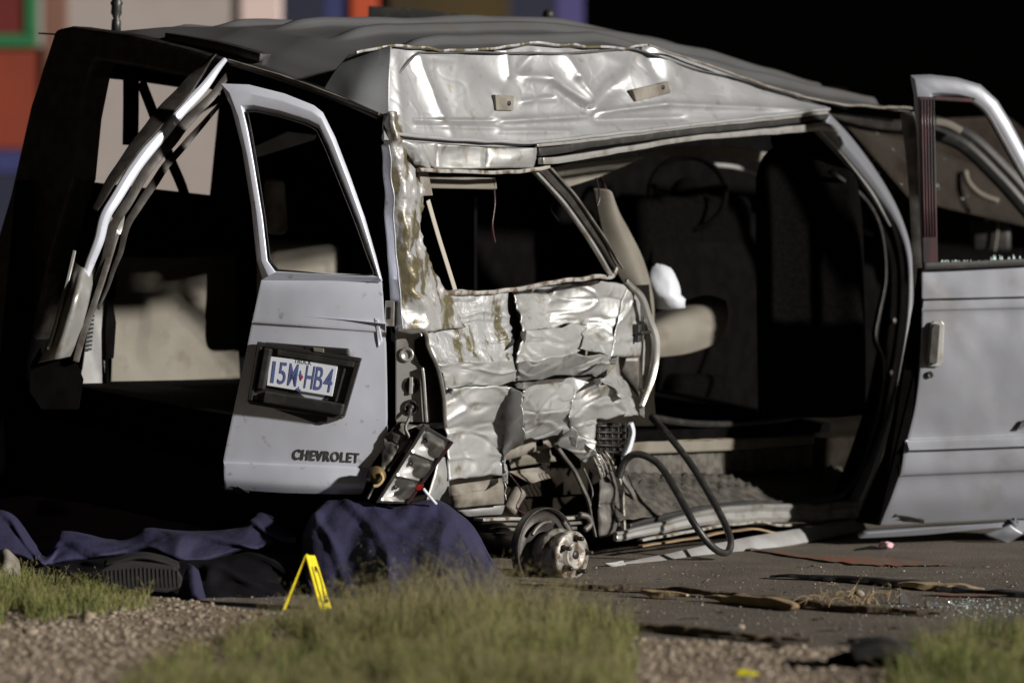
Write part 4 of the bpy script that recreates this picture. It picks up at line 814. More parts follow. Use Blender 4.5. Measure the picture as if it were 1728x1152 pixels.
# roof rail trim hanging inside
poly('ceiling_trim', [lengthwise(.75)(x, y) for x, y in ((1080, 258), (1150, 246), (1230, 248), (1330, 262), (1352, 270), (1362, 292), (1348, 280), (1300, 274), (1180, 264), (1080, 262))], SIDE.n, .01, 'beige_trim', van, .003)
poly('ceiling_trim', [lengthwise(.4)(x, y) for x, y in ((926, 284), (960, 276), (1096, 262), (1010, 300), (960, 316))], SIDE.n, .01, 'beige_trim', van, .003)
poly('rear_trim_bar', [lengthwise(1.1)(x, y) for x, y in ((428, 248), (486, 222), (536, 228), (532, 236), (434, 266))], SIDE.n, .01, 'grey_trim', van, .003)
tube('grab_handle', [lengthwise(.2)(*p) for p in ((1404, 278), (1408, 296), (1428, 318), (1446, 334), (1458, 336))], .009, 'beige_trim', van, 20)
tube('grab_handle', [W(x, y, 17.0) for x, y in ((1628, 288), (1634, 308), (1654, 328), (1684, 340))], .014, 'beige_trim', van, 20)
# things seen through the rear door's window
cushion('rear_bench', lengthwise(1.35), ((456, 402), (584, 408), (588, 560), (456, 560)), -.1, .0, 'beige_trim')
cushion('headrest', lengthwise(1.3), ((458, 300), (486, 302), (492, 396), (462, 396)), -.06, .0, 'primer')
poly('cargo_partition', [crosswise(1.35)(x, y) for x, y in ((400, 180), (800, 180), (800, 900), (400, 900))], REAR.n, .02, 'interior_shade_black', van, 0)
# ---------------- windscreen, front pillars, mirror
ws = poly('windscreen', [W(x, y, d) for x, y, d in ((1424, 206, 16.6), (1700, 196, 17.4), (1900, 360, 17.6), (1900, 420, 17.6), (1600, 352, 17.0), (1536, 336, 16.8))], Vector((-.2, -.95, .2)), .008, 'glass_dirty', van, 0)
vs, fs = [], []
for k in range(150):
    x = random.uniform(1440, 1728); y = 225 + random.random() * 110 + max(0, x - 1600) * .2
    if k % 3: x = random.uniform(1450, 1540); y = 250 + (x - 1450) * .75 + random.gauss(0, 9)
    d = 16.4 if x < 1560 else 16.9
    p = W(x, y, d); s = random.uniform(.001, .0035); o = len(vs)
    vs += [p + Vector((random.uniform(-s, s), random.uniform(-s, s), random.uniform(-s, s))) * 1.6 for _ in range(4)]; fs += [(o, o + 1, o + 2), (o, o + 2, o + 3), (o, o + 3, o + 1), (o + 1, o + 2, o + 3)]
cg = mk('glass_crumbs', vs, fs, 'glass_shard', ws); cg['kind'] = 'stuff'
sweep('windscreen_rail', [W(x, y, 16.3) for x, y in ((1398, 190), (1450, 206), (1500, 214), (1560, 218))], rect(.05, .06), Vector((0, -1, .3)), 'dark_steel', van, 20)
sweep('front_pillar', [W(x, y, 16.2) for x, y in ((1572, 214), (1630, 238), (1690, 294), (1740, 350), (1800, 420))], [(-.05, -.03), (.05, -.03), (.05, .02), (.02, .03), (.0, .02), (-.02, .03), (-.05, .02)], Vector((0, -1, .2)), 'black_plastic', van, 40)
sweep('pillar_cap', [W(x, y, 16.12) for x, y in ((1578, 206), (1600, 210), (1622, 222))], rect(.03, .02), Vector((0, -1, .2)), 'beige_trim', van, 12)
sweep('pillar_trim', [W(x, y, 15.0) for x, y in ((1531, 190), (1540, 260), (1546, 330), (1552, 460), (1556, 600))], rect(.055, .03), Vector((-.2, -.9, 0)), 'grey_steel', van, 30)
mr = mk('door_mirror', [W(x, y, d) for x, y, d in ((1640, 372, 17.3), (1690, 366, 17.3), (1706, 380, 17.3), (1706, 424, 17.3), (1640, 424, 17.3), (1640, 372, 17.5), (1690, 366, 17.5), (1706, 380, 17.5), (1706, 424, 17.5), (1640, 424, 17.5))], [(0, 1, 2, 3, 4), (9, 8, 7, 6, 5), (0, 5, 6, 1), (1, 6, 7, 2), (2, 7, 8, 3), (3, 8, 9, 4), (4, 9, 5, 0)], 'black_plastic', van, True, (('bevel', .02, 3),))
tube('mirror_lit_edge', [W(x, y, 17.28) for x, y in ((1660, 371), (1682, 372), (1682, 400), (1678, 424))], .006, 'beige_trim', mr, 12)  # pale tube drawn in as light caught on the mirror's edge

# ---------------- front passenger door
FE = {452: 1556, 490: 1556, 522: 1556, 530: 1556, 600: 1554, 680: 1546, 738: 1532, 746: 1528, 798: 1520, 806: 1516, 850: 1500, 886: 1484}
FO = {452: 0, 490: .008, 522: .012, 530: .008, 600: .014, 680: .012, 738: .006, 746: .012, 798: .011, 806: .0, 850: -.006, 886: -.03}
rowsF = []
for y in FE:
    rowsF.append([FDOOR(x, y - (x - FE[y]) * (.02 + (y - 452) * .00006), FO[y]) for x in (FE[y], 1600 if FE[y] < 1595 else 1610, 1660, 1740, 1850, 1960)])
fd = gridpatch('front_door', rowsF, 40, 66, 'paint_door_shaded', van, lambda p, u, v: FDOOR.n * (nz(p, 4, .006) + nz(p, 14, .0012)), (('solid', .05, -1), ('bevel', .003, 2)))
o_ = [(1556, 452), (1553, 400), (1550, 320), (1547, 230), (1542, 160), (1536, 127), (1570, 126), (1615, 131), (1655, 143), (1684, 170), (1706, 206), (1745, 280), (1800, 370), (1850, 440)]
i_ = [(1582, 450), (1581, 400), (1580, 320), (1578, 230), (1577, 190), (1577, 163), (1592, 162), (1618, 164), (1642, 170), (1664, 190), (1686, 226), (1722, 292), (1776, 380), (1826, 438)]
ff = ringstrip('window_frame', o_, i_, FDOOR, [(0, -.06), (0, -.004), (.2, .008), (.85, .010), (1, -.004), (1, -.05)], 'paint_door_shaded', fd, closed=False)
ap = qbox('pillar_applique', ((1551, 163), (1577, 164), (1583, 450), (1558, 452)), FDOOR, .002, .016, 'red_trim', fd, .003)
for k in range(5):
    tube('applique_rib', [FDOOR(1555 + k * 5, 168, .017), FDOOR(1560 + k * 4.6, 400, .017)], .003, 'red_trim', ap, 4, 6)
qbox('window_gasket', ((1577, 162), (1640, 166), (1642, 173), (1577, 169)), FDOOR, -.02, .016, 'red_trim', fd, .002)
sweep('window_gasket', [FDOOR(x, y, .006) for x, y in ((1640, 170), (1662, 188), (1684, 224), (1720, 288), (1774, 376))], rect(.018, .02), FDOOR.n, 'rubber', fd, 30)
sweep('belt_moulding', [FDOOR(x, y, .02) for x, y in ((1558, 449), (1620, 447), (1728, 442), (1850, 436))], rect(.028, .02), FDOOR.n, 'rubber', fd, 20)
vs, fs = [], []
for k in range(60):
    x = random.uniform(1586, 1726); h = random.uniform(2, 6) + (8 if x > 1670 else 0); o = len(vs); w = random.uniform(2, 6)
    vs += [FDOOR(x, 444, .0), FDOOR(x + w, 443, .0), FDOOR(x + w * random.random(), 443 - h, random.uniform(-.01, .01)), FDOOR(x + w / 2, 443, -.008)]; fs += [(o, o + 1, o + 2), (o + 1, o + 3, o + 2), (o + 3, o, o + 2)]
gs = mk('glass_stubs', vs, fs, 'glass_shard', fd); gs['kind'] = 'stuff'
hd = poly('door_handle', [FDOOR(x, y, .036) for x, y in ((1568, 618), (1566, 606), (1571, 548), (1576, 541), (1589, 541), (1594, 547), (1591, 612), (1586, 619))], FDOOR.n, .012, 'bare_steel', fd, .004)
poly('handle_grip', [FDOOR(x, y, .052) for x, y in ((1567, 612), (1572, 552), (1577, 546), (1587, 548), (1582, 612), (1576, 616))], FDOOR.n, .014, 'dark_steel', hd, .004)
lathe('key_lock', FDOOR(1569, 632, .022), FDOOR.n, [(.014, 0), (.014, .006), (.009, .008), (.006, .004)], 'dark_steel', fd, 18)
poly('emblem', [FDOOR(x, y, .03) for x, y in ((1716, 724), (1728, 708), (1734, 708), (1726, 724))], FDOOR.n, .008, 'badge', fd, .001)
facetmesh('mud_patch', [[(1496, 878, -.034), (1510, 868, -.02), (1560, 876, -.02), (1560, 882, -.03)]], FDOOR, 'dark_steel', fd, 8, .008, 60, .004)
gridpatch('rocker_panel', [[FDOOR(*p) for p in ((1460, 900, -.05), (1560, 892, -.05), (1700, 880, -.05), (1728, 866, -.05), (1960, 850, -.05))], [FDOOR(*p) for p in ((1450, 908, -.06), (1560, 902, -.06), (1690, 890, -.05), (1728, 900, -.05), (1960, 900, -.06))]], 40, 8, 'paint_door_shaded', van, None, (('solid', .03, -1),))
facetmesh('rocker_bracket', [[(1660, 902, -.02), (1705, 884, -.0), (1728, 900, .0), (1700, 918, -.02), .01]], FDOOR, 'paint_door_shaded', van, 8, .006, 20)
poly('door_shut_face', [W(x, y, d) for x, y, d in ((1548, 452, 14.73), (1553, 452, 14.70), (1551, 600, 14.70), (1526, 770, 14.68), (1482, 886, 14.66), (1444, 880, 14.9), (1490, 770, 14.9), (1532, 600, 14.9))], Vector((-.9, -.4, 0)), .01, 'interior_shade_black', fd, 0)

for k, pts in enumerate((((930, 300), (938, 330), (930, 352), (944, 372)), ((1006, 300), (1012, 330), (1008, 348)), ((985, 790), (1000, 830), (994, 868), (1010, 900)), ((1060, 800), (1072, 840), (1066, 872), (1090, 892)), ((860, 800), (880, 830), (872, 856), (890, 868)), ((730, 620), (738, 660), (730, 700), (742, 726)))):
    tube('loose_wire', [SIDE(x, y, A - .02 + .02 * (k % 3)) for x, y in pts], .0035, ('rubber', 'red_trim', 'grey_steel')[k % 3], van, 24, 6)
for k, (x, y, w_, h_) in enumerate(((880, 560, 9, 20), (1000, 640, 14, 12), (868, 648, 16, 8), (960, 736, 14, 18), (752, 656, 12, 8), (1078, 690, 10, 14), (848, 800, 10, 16), (1030, 606, 12, 9))):
    facetmesh('torn_flap', [[(x, y, A + .05), (x + w_, y - 3, A + .11), (x + w_ * .8, y + h_, A + .16), (x + 2, y + h_ * .7, A + .07), .01]], SIDE, 'crumple', van, 6, .008, 40, .002)

# ------------------------------------------------------------------ sheets, marker, bag, debris
def fold(p, u, v, a=.05):
    w = math.sin(math.pi * min(max(v, .0), 1)) ** .7
    x = noise.noise(Vector((u * 7, v * 1.2, 3))) * a + noise.noise(Vector((u * 16 + v * 3, v * 2.5, 9))) * a * .5
    y = (1 - min(1, 5 * abs(noise.noise(Vector((u * 5 - v * 1.5, v * 1.3, 21)))))) * a * .9
    return Vector((0, -1, .25)) * (x + y) * w + Vector((0, 0, 1)) * nz(p, 12, .006)
def SH(rows): return [[W(*p) for p in r] for r in rows]
ts = gridpatch('tarp', SH([
  [(520, 900, 13.3), (560, 868, 13.3), (620, 862, 13.3), (680, 870, 13.3), (735, 862, 13.3), (790, 890, 13.35), (815, 930, 13.35), (840, 960, 13.3)],
  [(512, 900, 13.0), (545, 850, 13.05), (605, 843, 13.05), (665, 856, 13.0), (735, 845, 13.05), (790, 880, 13.05), (824, 935, 13.05), (850, 975, 13.1)],
  [(512, 930, 12.8), (530, 885, 12.85), (590, 880, 12.88), (660, 892, 12.82), (730, 884, 12.86), (780, 905, 12.85), (826, 950, 12.85), (856, 985, 12.9)],
  [(515, 975, 12.66), (535, 940, 12.68), (595, 940, 12.66), (655, 945, 12.52), (715, 940, 12.56), (775, 950, 12.5), (826, 972, 12.5), (860, 992, 12.6)],
  [(520, 1012, 12.45), (545, 1010, 12.45), (600, 1014, 12.36), (650, 1018, 12.27), (710, 1020, 12.24), (770, 1018, 12.26), (825, 1012, 12.38), (866, 1004, 12.52)]]), 150, 60, 'tarp', None, lambda p, u, v: fold(p, u, v, .026) + Vector((0, 0, 1)) * nz(p, 26, .003), (('solid', .003),))
tag(ts, 'dark blue sheet humped over a covered shape below the dangling tail lamp', 'tarp', 'blue sheets on the ground')
tl_ = gridpatch('tarp', SH([
  [(-30, 880, 13.4), (20, 880, 13.45), (70, 930, 13.45), (110, 905, 13.45), (200, 918, 13.45), (260, 902, 13.45), (340, 904, 13.45), (400, 900, 13.45), (440, 878, 13.45), (500, 912, 13.4)],
  [(-30, 868, 13.1), (20, 868, 13.1), (76, 934, 13.05), (108, 898, 13.1), (200, 911, 13.1), (250, 893, 13.1), (330, 897, 13.1), (405, 890, 13.1), (442, 865, 13.15), (500, 905, 13.1)],
  [(-30, 895, 12.95), (20, 900, 12.95), (74, 942, 12.9), (114, 918, 12.95), (200, 921, 12.95), (260, 908, 12.95), (330, 910, 12.95), (405, 908, 12.95), (450, 904, 12.98), (500, 912, 12.95)],
  [(-30, 930, 12.85), (20, 930, 12.85), (72, 952, 12.85), (100, 946, 12.88), (180, 936, 12.88), (250, 928, 12.9), (320, 944, 12.86), (400, 928, 12.9), (450, 922, 12.92), (500, 920, 12.92)],
  [(-30, 945, 12.9), (20, 945, 12.9), (72, 956, 12.9), (100, 950, 12.95), (180, 942, 12.95), (250, 936, 12.97), (320, 952, 12.92), (400, 934, 12.97), (450, 928, 13.0), (500, 925, 13.0)]]), 170, 50, 'tarp', None, lambda p, u, v: fold(p, u, v, .028), (('solid', .003),))
tag(tl_, 'flat crumpled dark blue sheet in the shade below the open tail', 'tarp', 'blue sheets on the ground')
tf = gridpatch('tarp', SH([[(318, 950, 12.62), (326, 955, 12.58), (335, 962, 12.62)], [(306, 985, 12.45), (326, 985, 12.4), (342, 990, 12.46)], [(298, 1012, 12.38), (330, 1020, 12.3), (350, 1020, 12.36)]]), 20, 24, 'tarp', None, lambda p, u, v: Vector((0, -1, 0)) * nz(p, 12, .02), (('solid', .003),))
tag(tf, 'narrow blue flap hanging to the ground beside the shoe sole', 'tarp', 'blue sheets on the ground')
bk = gridpatch('shade_bundle', SH([[(60, 940, 13.05), (150, 936, 13.05), (300, 935, 13.05), (400, 925, 13.1), (520, 915, 13.1)], [(60, 960, 12.85), (150, 950, 12.85), (300, 950, 12.82), (400, 945, 12.85), (515, 935, 12.85)], [(60, 985, 12.75), (150, 980, 12.7), (300, 985, 12.65), (400, 985, 12.62), (515, 985, 12.7)], [(60, 1000, 12.65), (150, 1003, 12.58), (300, 1012, 12.42), (400, 1012, 12.42), (515, 1006, 12.52)]]), 70, 30, 'shade_black', None, lambda p, u, v: fold(p, u, v, .03))  # added black shape that fills in the dark shade below the sheet
tag(bk, 'added black bundle standing for the shade under the flat blue sheet', 'cloth')
# a shoe sole at the sheet's edge
sh = empty('shoe', G(240, 1006))
SHP = Plane(W(240, 970, 12.33).x, 12.33, 1, .05)
sol = resample([(168, 962), (190, 950), (220, 946), (260, 950), (296, 956), (308, 975), (304, 992), (280, 1000), (240, 996), (205, 992), (176, 986)], 40, True)
so = poly('sole', [SHP(x, y, 0) for x, y in sol], SHP.n, .03, 'shoe', sh, .006)
for k in range(18):
    x = 180 + k * 7; tube('tread_rib', [SHP(x, 957 + abs(k - 9) * .6, .002), SHP(x + 1, 990, .0)], .0022, 'shoe', so, 3, 6)
gridpatch('upper', [[SHP(x, y - 3, -.03) for x, y in ((176, 958), (230, 944), (270, 950), (302, 962))], [SHP(x, y - 8, -.10) for x, y in ((178, 956), (230, 942), (270, 946), (300, 958))], [SHP(x, y + 10, -.15) for x, y in ((184, 962), (230, 950), (270, 954), (296, 966))]], 20, 10, 'shoe', sh, None, (('solid', .01),))
tag(sh, 'dark ribbed shoe sole at the edge of the blue sheet by the grass', 'shoe')
# yellow numbered marker
mb = empty('evidence_marker', G(518, 1030))
e = [G(476, 1031), G(486, 1031)]; top = [W(516, 936, 12.02), W(531, 937, 12.1)]
fr_ = [W(541, 1030, 12.0), W(560, 1028, 12.1)]
def sheet4(name, q, m, th=.003, parent=None): return mk(name, q, [(0, 1, 2, 3)], m, parent or mb, False, (('solid', th), ))
pf = sheet4('front_panel', [fr_[0], fr_[1], top[1], top[0]], 'yellow_board')
sheet4('rear_panel', [top[0] + Vector((0, .0, 0)), top[0] + Vector((.004, .05, 0)), W(481, 1030, 12.07), W(476, 1031, 12.0)], 'yellow_board')
nn = (fr_[1] - fr_[0]).cross(top[0] - fr_[0]).normalized()
if nn.y > 0: nn = -nn
class PatchPlane:
    n = nn
    def __call__(s, u, v, off=0.): return (fr_[0] * (1 - u) + fr_[1] * u) * (1 - v) + (top[0] * (1 - u) + top[1] * u) * v + nn * (off + .003)
lettering('marker_digits', '12', ((.2, .12), (.82, .12), (.82, .8), (.2, .8)), PatchPlane(), .0005, .001, 'ink', pf, -.018, .9)
tag(mb, 'yellow tented marker board with black number standing by the blue sheet', 'marker board')
# white bag on the seat inside
bc_ = lengthwise(.42)(1118, 490)
vs, fs = [], []
nu_, nv_ = 28, 18
for j in range(nv_ + 1):
    for i in range(nu_):
        t = math.pi * j / nv_; a = 2 * math.pi * i / nu_
        d = Vector((math.sin(t) * math.cos(a), math.sin(t) * math.sin(a), math.cos(t)))
        r = 1 + noise.noise(d * 1.4) * .10 + (1 - min(1, 5 * abs(noise.noise(d * 2.6 + Vector((4, 4, 4)))))) * .035
        p = Vector((d.x * .075, d.y * .07, d.z * .105)) * r
        if p.z < -.07: p.z = -.07 - (p.z + .07) * -.2; p.x *= 1.1
        p.x += (.02 if p.z < -.02 else 0) - p.z * .12
        vs.append(bc_ + p)
fs = [(j * nu_ + i, j * nu_ + (i + 1) % nu_, (j + 1) * nu_ + (i + 1) % nu_, (j + 1) * nu_ + i) for j in range(nv_) for i in range(nu_)]
tag(mk('plastic_bag', vs, fs, 'bag_white', None, True), 'white plastic bag on the beige seat inside the van', 'bag')
# torn boards and bark on the road
def board(name, pts, w, h, m, label, cat, seed=0, group=None, scale=None):
    c = [G(*p, h * .5 + .008) for p in pts]
    o = sweep(name, c, [(-w / 2, -h / 2), (w / 2, -h / 2), (w / 2 * .9, h / 2), (w * .1, h * .62), (-w / 2 * .8, h * .4)], Vector((0, 0, 1)), m, None, 90, (('bevel', .002, 1),), wob=.002, scale=scale)
    for v in o.data.vertices:
        w_ = v.co + Vector((len(label) * 1.7, 0, 0)); v.co += Vector((nz(w_ * 1., 11, .012), nz(w_ + Vector((3, 1, 0)), 22, .012), nz(w_ + Vector((0, 5, 0)), 13, .008)))
    o.data.polygons.foreach_set('use_smooth', [False] * len(o.data.polygons))
    return tag(o, label, cat, group)
board('bark_strip', [(868, 984), (1000, 990), (1120, 994), (1240, 1004), (1330, 1014), (1420, 1024), (1520, 1030), (1588, 1034)], .05, .018, 'wood_dark', 'long dark strip of torn bark lying across the road by the wheel hub', 'wood', scale=[.3, .8, 1, 1, 1, 1.1, 1, .3])
board('wood_splinter', [(1520, 986), (1570, 988), (1620, 990), (1662, 992)], .09, .022, 'wood', 'pale split wood splinter lying below the front door', 'wood', scale=[.5, 1, 1, .2])
board('wood_splinter', [(1086, 999), (1120, 1001), (1160, 1003)], .05, .022, 'wood', 'short pale wood splinter beside the start of the bark strip', 'wood', scale=[.6, 1, .4])
board('wood_splinter', [(1190, 1006), (1260, 1012), (1330, 1020), (1350, 1022)], .06, .026, 'wood', 'long pale wood splinter lying against the dark bark strip', 'wood', scale=[.3, 1, 1, .3])
board('rubber_strip', [(1300, 970), (1400, 974), (1540, 984), (1640, 996), (1740, 1002)], .09, .018, 'rubber', 'dark rubber strip lying on the road in front of the sill', 'strip', scale=[.4, .8, 1, .9, .8])
board('bark_strip', [(1085, 1056), (1150, 1062), (1230, 1070), (1310, 1076), (1370, 1080)], .06, .02, 'wood_dark', 'thin dark bark strip along the gravel edge', 'wood', scale=[.8, 1, .9, .7, .3])
def shard(px, py, pts, th, m, label, lean=.25, name='plastic_shard'):
    b = G(px, py, .006); n = Vector((.25, -1, .3)).normalized(); up = Vector((0, lean, 1)).normalized()
    o = poly(name, [b + Vector((1, .2, 0)) * (x / F * b.y) + up * (y / F * b.y) for x, y in pts], n, th, m, None, .002)
    return tag(o, label, 'shard')
shard(1520, 1018, [(-2, 0), (18, -2), (14, 4), (2, 24), (-2, 30)], .006, 'black_plastic', 'tall pointed black plastic shard standing at the end of the bark')
shard(1566, 1024, [(-4, 0), (26, 0), (22, 4), (0, 14), (-4, 12)], .006, 'black_plastic', 'low black plastic shard right of the pointed one')
shard(1236, 1070, [(-24, 0), (-22, 10), (-8, 16), (10, 15), (20, 8), (22, -2), (14, 0), (10, 6), (-4, 8), (-12, 4)], .02, 'black_plastic', 'curved black plastic hook lying at the gravel edge')
shard(1395, 1064, [(-20, 0), (0, 3), (26, 1), (4, 1)], .03, 'black_plastic', 'flat sliver of black plastic on the road before the gravel')
shard(1158, 1044, [(-20, 0), (0, 3), (24, 2), (4, 0)], .03, 'black_plastic', 'small flat black sliver on the road near the dry grass')
# curved dark wheel-arch piece in the foreground
arc = [(1438, 1100), (1480, 1090), (1520, 1096), (1548, 1116), (1566, 1140), (1570, 1150)]
fa = sweep('fender_liner', [W(x, y, 10.15) for x, y in arc], [(-.02, -.08), (.02, -.08), (.022, .06), (-.015, .06)], Vector((0, -1, 0)), 'rubber', None, 30, (('bevel', .004, 2),), wob=.006, scale=[.9, 1, 1, .9, .8, .6])
tag(fa, 'curved black liner piece lying in the foreground gravel', 'liner')
fb = sweep('plastic_strip', [G(x, y, .01) for x, y in ((1436, 1082), (1490, 1080), (1530, 1084), (1560, 1088))], rect(.05, .012), Vector((0, 0, 1)), 'black_plastic', None, 20, wob=.006)
tag(fb, 'flat dark plastic strip behind the curved liner piece', 'strip')
dk = gridpatch('plastic_scrap', [[W(*p) for p in ((1395, 1112, 10.25), (1440, 1100, 10.25), (1500, 1100, 10.25))], [W(*p) for p in ((1400, 1128, 10.2), (1450, 1125, 10.2), (1490, 1130, 10.2))], [W(*p) for p in ((1405, 1140, 10.12), (1450, 1146, 10.1), (1480, 1150, 10.08))]], 20, 12, 'rubber', None, lambda p, u, v: Vector((0, -1, 1)) * nz(p, 14, .02))
tag(dk, 'crumpled black scrap beside the curved liner piece', 'scrap')
lf_ = gridpatch('yellow_wrapper', [[W(*p) for p in ((1236, 1136, 10.02), (1256, 1130, 10.02), (1284, 1138, 10.02))], [W(*p) for p in ((1238, 1146, 9.98), (1258, 1142, 9.98), (1282, 1146, 9.98))], [W(*p) for p in ((1240, 1154, 9.95), (1260, 1154, 9.95), (1280, 1154, 9.95))]], 16, 10, 'leaf_yellow', None, lambda p, u, v: Vector((0, -1, 1)) * nz(p, 30, .008))
tag(lf_, 'small crumpled yellow wrapper at the bottom of the gravel', 'wrapper')
ps = gridpatch('paper_scrap', [[G(1482, 918, .01), G(1494, 912, .05), G(1508, 918, .01)], [G(1484, 922, .01), G(1494, 921, .02), G(1506, 924, .01)]], 8, 5, 'pink_scrap', None, lambda p, u, v: Vector((0, 0, 1)) * nz(p, 30, .01))
tag(ps, 'small pink scrap on the road behind the hanging sill', 'scrap')
bt = gridpatch('cloth_scrap', [[W(-10, 935, 12.7), W(12, 925, 12.7), W(32, 945, 12.7)], [W(-10, 955, 12.65), W(12, 950, 12.62), W(34, 962, 12.65)], [W(-10, 985, 12.6), W(12, 985, 12.6), W(36, 985, 12.6)]], 14, 10, 'primer', None, lambda p, u, v: Vector((0, -1, 0)) * nz(p, 15, .03))
tag(bt, 'crumpled grey cloth at the left edge behind the grass', 'cloth')
# straw wisps on the bark
vs, fs = [], []
for k in range(45):
    p = G(random.gauss(1440, 50), 1016 + random.gauss(0, 4), .02); d = Vector((random.gauss(0, 1), random.gauss(0, .6), abs(random.gauss(0, .5)))).normalized()
    q = Vector((random.gauss(0, 1), random.gauss(0, 1), random.gauss(0, .4))).normalized(); L_ = random.uniform(.03, .09)
    c = curve([p, p + d * L_ * .5 + Vector((0, 0, .02)), p + d * L_ + q * .03], 5); a, b = tubeverts(c, .0008, 3); o = len(vs); vs += a; fs += [tuple(x + o for x in f) for f in b]
tag(mk('straw', vs, fs, 'straw', None), 'loose dry straw wisps on the bark strip', 'straw', kind='stuff')

# ------------------------------------------------------------------ gravel, grit, grass
ICO = None
def ico():
    import bmesh
    b = bmesh.new(); bmesh.ops.create_icosphere(b, subdivisions=1, radius=1); b.verts.ensure_lookup_table()
    r = ([v.co.copy() for v in b.verts], [tuple(v.index for v in f.verts) for f in b.faces]); b.free(); return r
IV, IF = ico()
def stones(name, n, place, smin, smax, m, label, cat, flat=.65):
    vs, fs = [], []
    for k in range(n):
        p = place();
        if p is None: continue
        s = smin * (smax / smin) ** (random.random() ** 1.8); a = random.random() * 6.3; sx, sy = random.uniform(.7, 1.3), random.uniform(.7, 1.3)
        o = len(vs); sd = Vector((random.random() * 50,) * 3)
        for v in IV:
            w = v * (1 + noise.noise(v * 1.3 + sd) * .5)
            vs.append(p + Vector((w.x * math.cos(a) * sx - w.y * math.sin(a) * sy, w.x * math.sin(a) * sx + w.y * math.cos(a) * sy, w.z * flat + flat * .35)) * s)
        fs += [tuple(i + o for i in f) for f in IF]
    return tag(mk(name, vs, fs, m, None, False), label, cat, kind='stuff')
def on_verge():
    px = random.uniform(-40, 1770); py = random.uniform(1015, 1175); p = G(px, py)
    if p.y > edge_y(p.x) + abs(random.gauss(0, .12)): return None
    p.z = verge_z(p.x, p.y); return p
stones('gravel', 15000, on_verge, .0025, .012, 'stone', 'loose pale gravel stones on the verge', 'gravel')
def on_road():
    px = random.uniform(-40, 1770); py = random.uniform(955, 1100); p = G(px, py)
    if p.y < edge_y(p.x): return None
    p.z = .006; return p
stones('road_grit', 3000, on_road, .0015, .005, 'grit', 'fine grit scattered on the asphalt', 'grit')
stones('road_debris', 260, on_road, .004, .013, 'black_plastic', 'small dark plastic bits scattered on the asphalt', 'debris', .22)
stones('road_debris', 160, on_road, .003, .009, 'wood', 'small pale wood chips scattered on the asphalt', 'debris', .3)
def glass_zone():
    p = G(random.gauss(1640, 60), random.gauss(1022, 10), .008); return p
stones('glass_crumbs', 260, glass_zone, .0015, .004, 'glass_shard', 'glittering crumbs of broken window glass on the road', 'glass')
for k, (px, py, s, lb) in enumerate(((1450, 1006, .022, 'pale fist-sized stone on the road beside the bark strip'), (1250, 1062, .016, 'small pale stone next to the curved black hook'), (1310, 1100, .022, 'dark stone in the foreground gravel'), (52, 1075, .03, 'pale rounded stone in the gravel at the left'), (150, 1048, .03, 'pale flat stone at the edge of the left grass'))):
    p = G(px, py, .01); sd = Vector((k * 3.1, 2, 5))
    tag(mk('stone', [p + Vector((v.x * 1.1, v.y, v.z * .8 + .5)) * s * (1 + noise.noise(v * 1.2 + sd) * .6) for v in IV], IF, 'stone' if k != 2 else 'underbody', None, True, (('sub', 1),)), lb, 'stone')
def blades(name, n, place, hmin, hmax, label, dry=.25, wid=.0016):
    vs, fs, mi = [], [], []
    for k in range(n):
        r = place()
        if r is None: continue
        p, hs = r; p.z = verge_z(p.x, p.y) - .004
        d_ = random.random() < dry
        h = random.uniform(hmin, hmax) * hs * (1.15 if d_ else 1.); a = random.random() * 6.28; ln = random.uniform(.1, .75) * h
        dr = Vector((math.cos(a), math.sin(a), 0)); sd = Vector((-dr.y, dr.x, 0)); a2 = random.random() * 6.28; sd = Vector((math.cos(a2), math.sin(a2), 0))
        w = wid * random.uniform(.6, 1.4) * (.6 if d_ else 1)
        m1 = p + dr * ln * .3 + Vector((0, 0, h * .55)); m2 = p + dr * ln * .65 + Vector((0, 0, h * .85)); tp = p + dr * ln + Vector((0, 0, h * (1. if random.random() < .7 else .8)))
        o = len(vs); vs += [p - sd * w, p + sd * w, m1 - sd * w * .85, m1 + sd * w * .85, m2 - sd * w * .6, m2 + sd * w * .6, tp]
        fs += [(o, o + 1, o + 3, o + 2), (o + 2, o + 3, o + 5, o + 4), (o + 4, o + 5, o + 6)]; mi += [1 if d_ else 0] * 3
        if d_ and random.random() < .6:
            for q in range(4):
                c = tp.lerp(m2, q * .22); e_ = Vector((random.gauss(0, 1), random.gauss(0, 1), .8)) * .008; o = len(vs)
                vs += [c, c + e_ + Vector((.0018, 0, 0)), c + e_ * 1.6]; fs.append((o, o + 1, o + 2)); mi.append(1)
    return tag(mk(name, vs, fs, None, None, False, mats=['grass', 'grass_dry'], midx=mi), label, 'grass', kind='stuff')
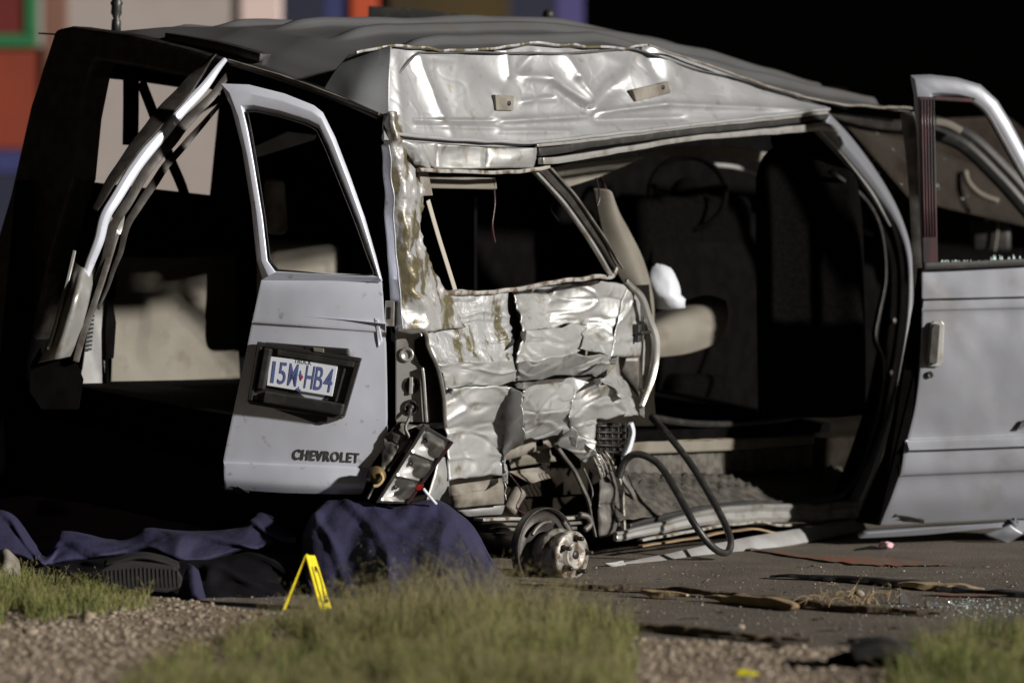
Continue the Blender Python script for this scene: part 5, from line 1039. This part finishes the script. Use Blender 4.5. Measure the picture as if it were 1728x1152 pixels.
def zone(cx, cy, rx, ry, px0, px1, py0, py1, hf=None):
    def f():
        for _ in range(20):
            px, py = random.uniform(px0, px1), random.uniform(py0, py1)
            q = ((px - cx) / rx) ** 2 + ((py - cy) / ry) ** 2 + noise.noise(Vector((px * .012, py * .03, 0))) * .7
            if q < 1: return G(px, py), (hf(px, py) if hf else 1) * (.45 + .55 * min(1, (1 - q) * 2)) * (1 + .5 * noise.noise(Vector((px * .02, py * .05, 8))))
        return None
    return f
def mound(poly_, hf):
    def ins(x, y):
        c = False; j = len(poly_) - 1
        for i in range(len(poly_)):
            (xi, yi), (xj, yj) = poly_[i], poly_[j]
            if (yi > y) != (yj > y) and x < (xj - xi) * (y - yi) / (yj - yi) + xi: c = not c
            j = i
        return c
    X0, X1 = min(a for a, _ in poly_), max(a for a, _ in poly_); Y0, Y1 = min(b for _, b in poly_), max(b for _, b in poly_)
    def f():
        for _ in range(30):
            x, y = random.uniform(X0, X1), random.uniform(Y0, Y1)
            if ins(x + random.gauss(0, 18), y + random.gauss(0, 5)) and noise.noise(Vector((x * .02, y * .04, 2))) > -.25: return G(x, y), hf(x, y) * (1 + .6 * noise.noise(Vector((x * .015, y * .04, 8))))
        return None
    return f
blades('grass', 19000, mound([(215, 1165), (330, 1112), (450, 1075), (600, 1048), (760, 1036), (900, 1038), (1010, 1050), (1075, 1080), (1065, 1125), (1050, 1240), (200, 1240)], lambda x, y: .55 + .6 * math.exp(-((x - 820) / 260) ** 2)), .045, .115, 'tall soft grass mound in the middle foreground', .40, .0016)
blades('grass', 9000, mound([(-120, 965), (60, 965), (170, 985), (255, 1010), (235, 1036), (120, 1050), (-120, 1062)], lambda x, y: .6 + .5 * math.exp(-((x - 20) / 120) ** 2)), .025, .085, 'short green grass in front of the blue sheet at the left', .2, .0013)
blades('grass', 6000, mound([(1515, 1135), (1580, 1100), (1660, 1082), (1740, 1072), (1900, 1070), (1900, 1240), (1500, 1240)], lambda x, y: 1.), .03, .085, 'green grass tuft in the lower right corner', .2, .0015)
blades('grass', 1500, mound([(480, 1075), (620, 1046), (760, 1036), (900, 1038), (1010, 1052), (1060, 1080), (900, 1120), (560, 1120)], lambda x, y: .6 + .5 * math.exp(-((x - 780) / 200) ** 2)), .10, .19, 'wispy dry seed stems rising from the grass mound', 1., .0012)
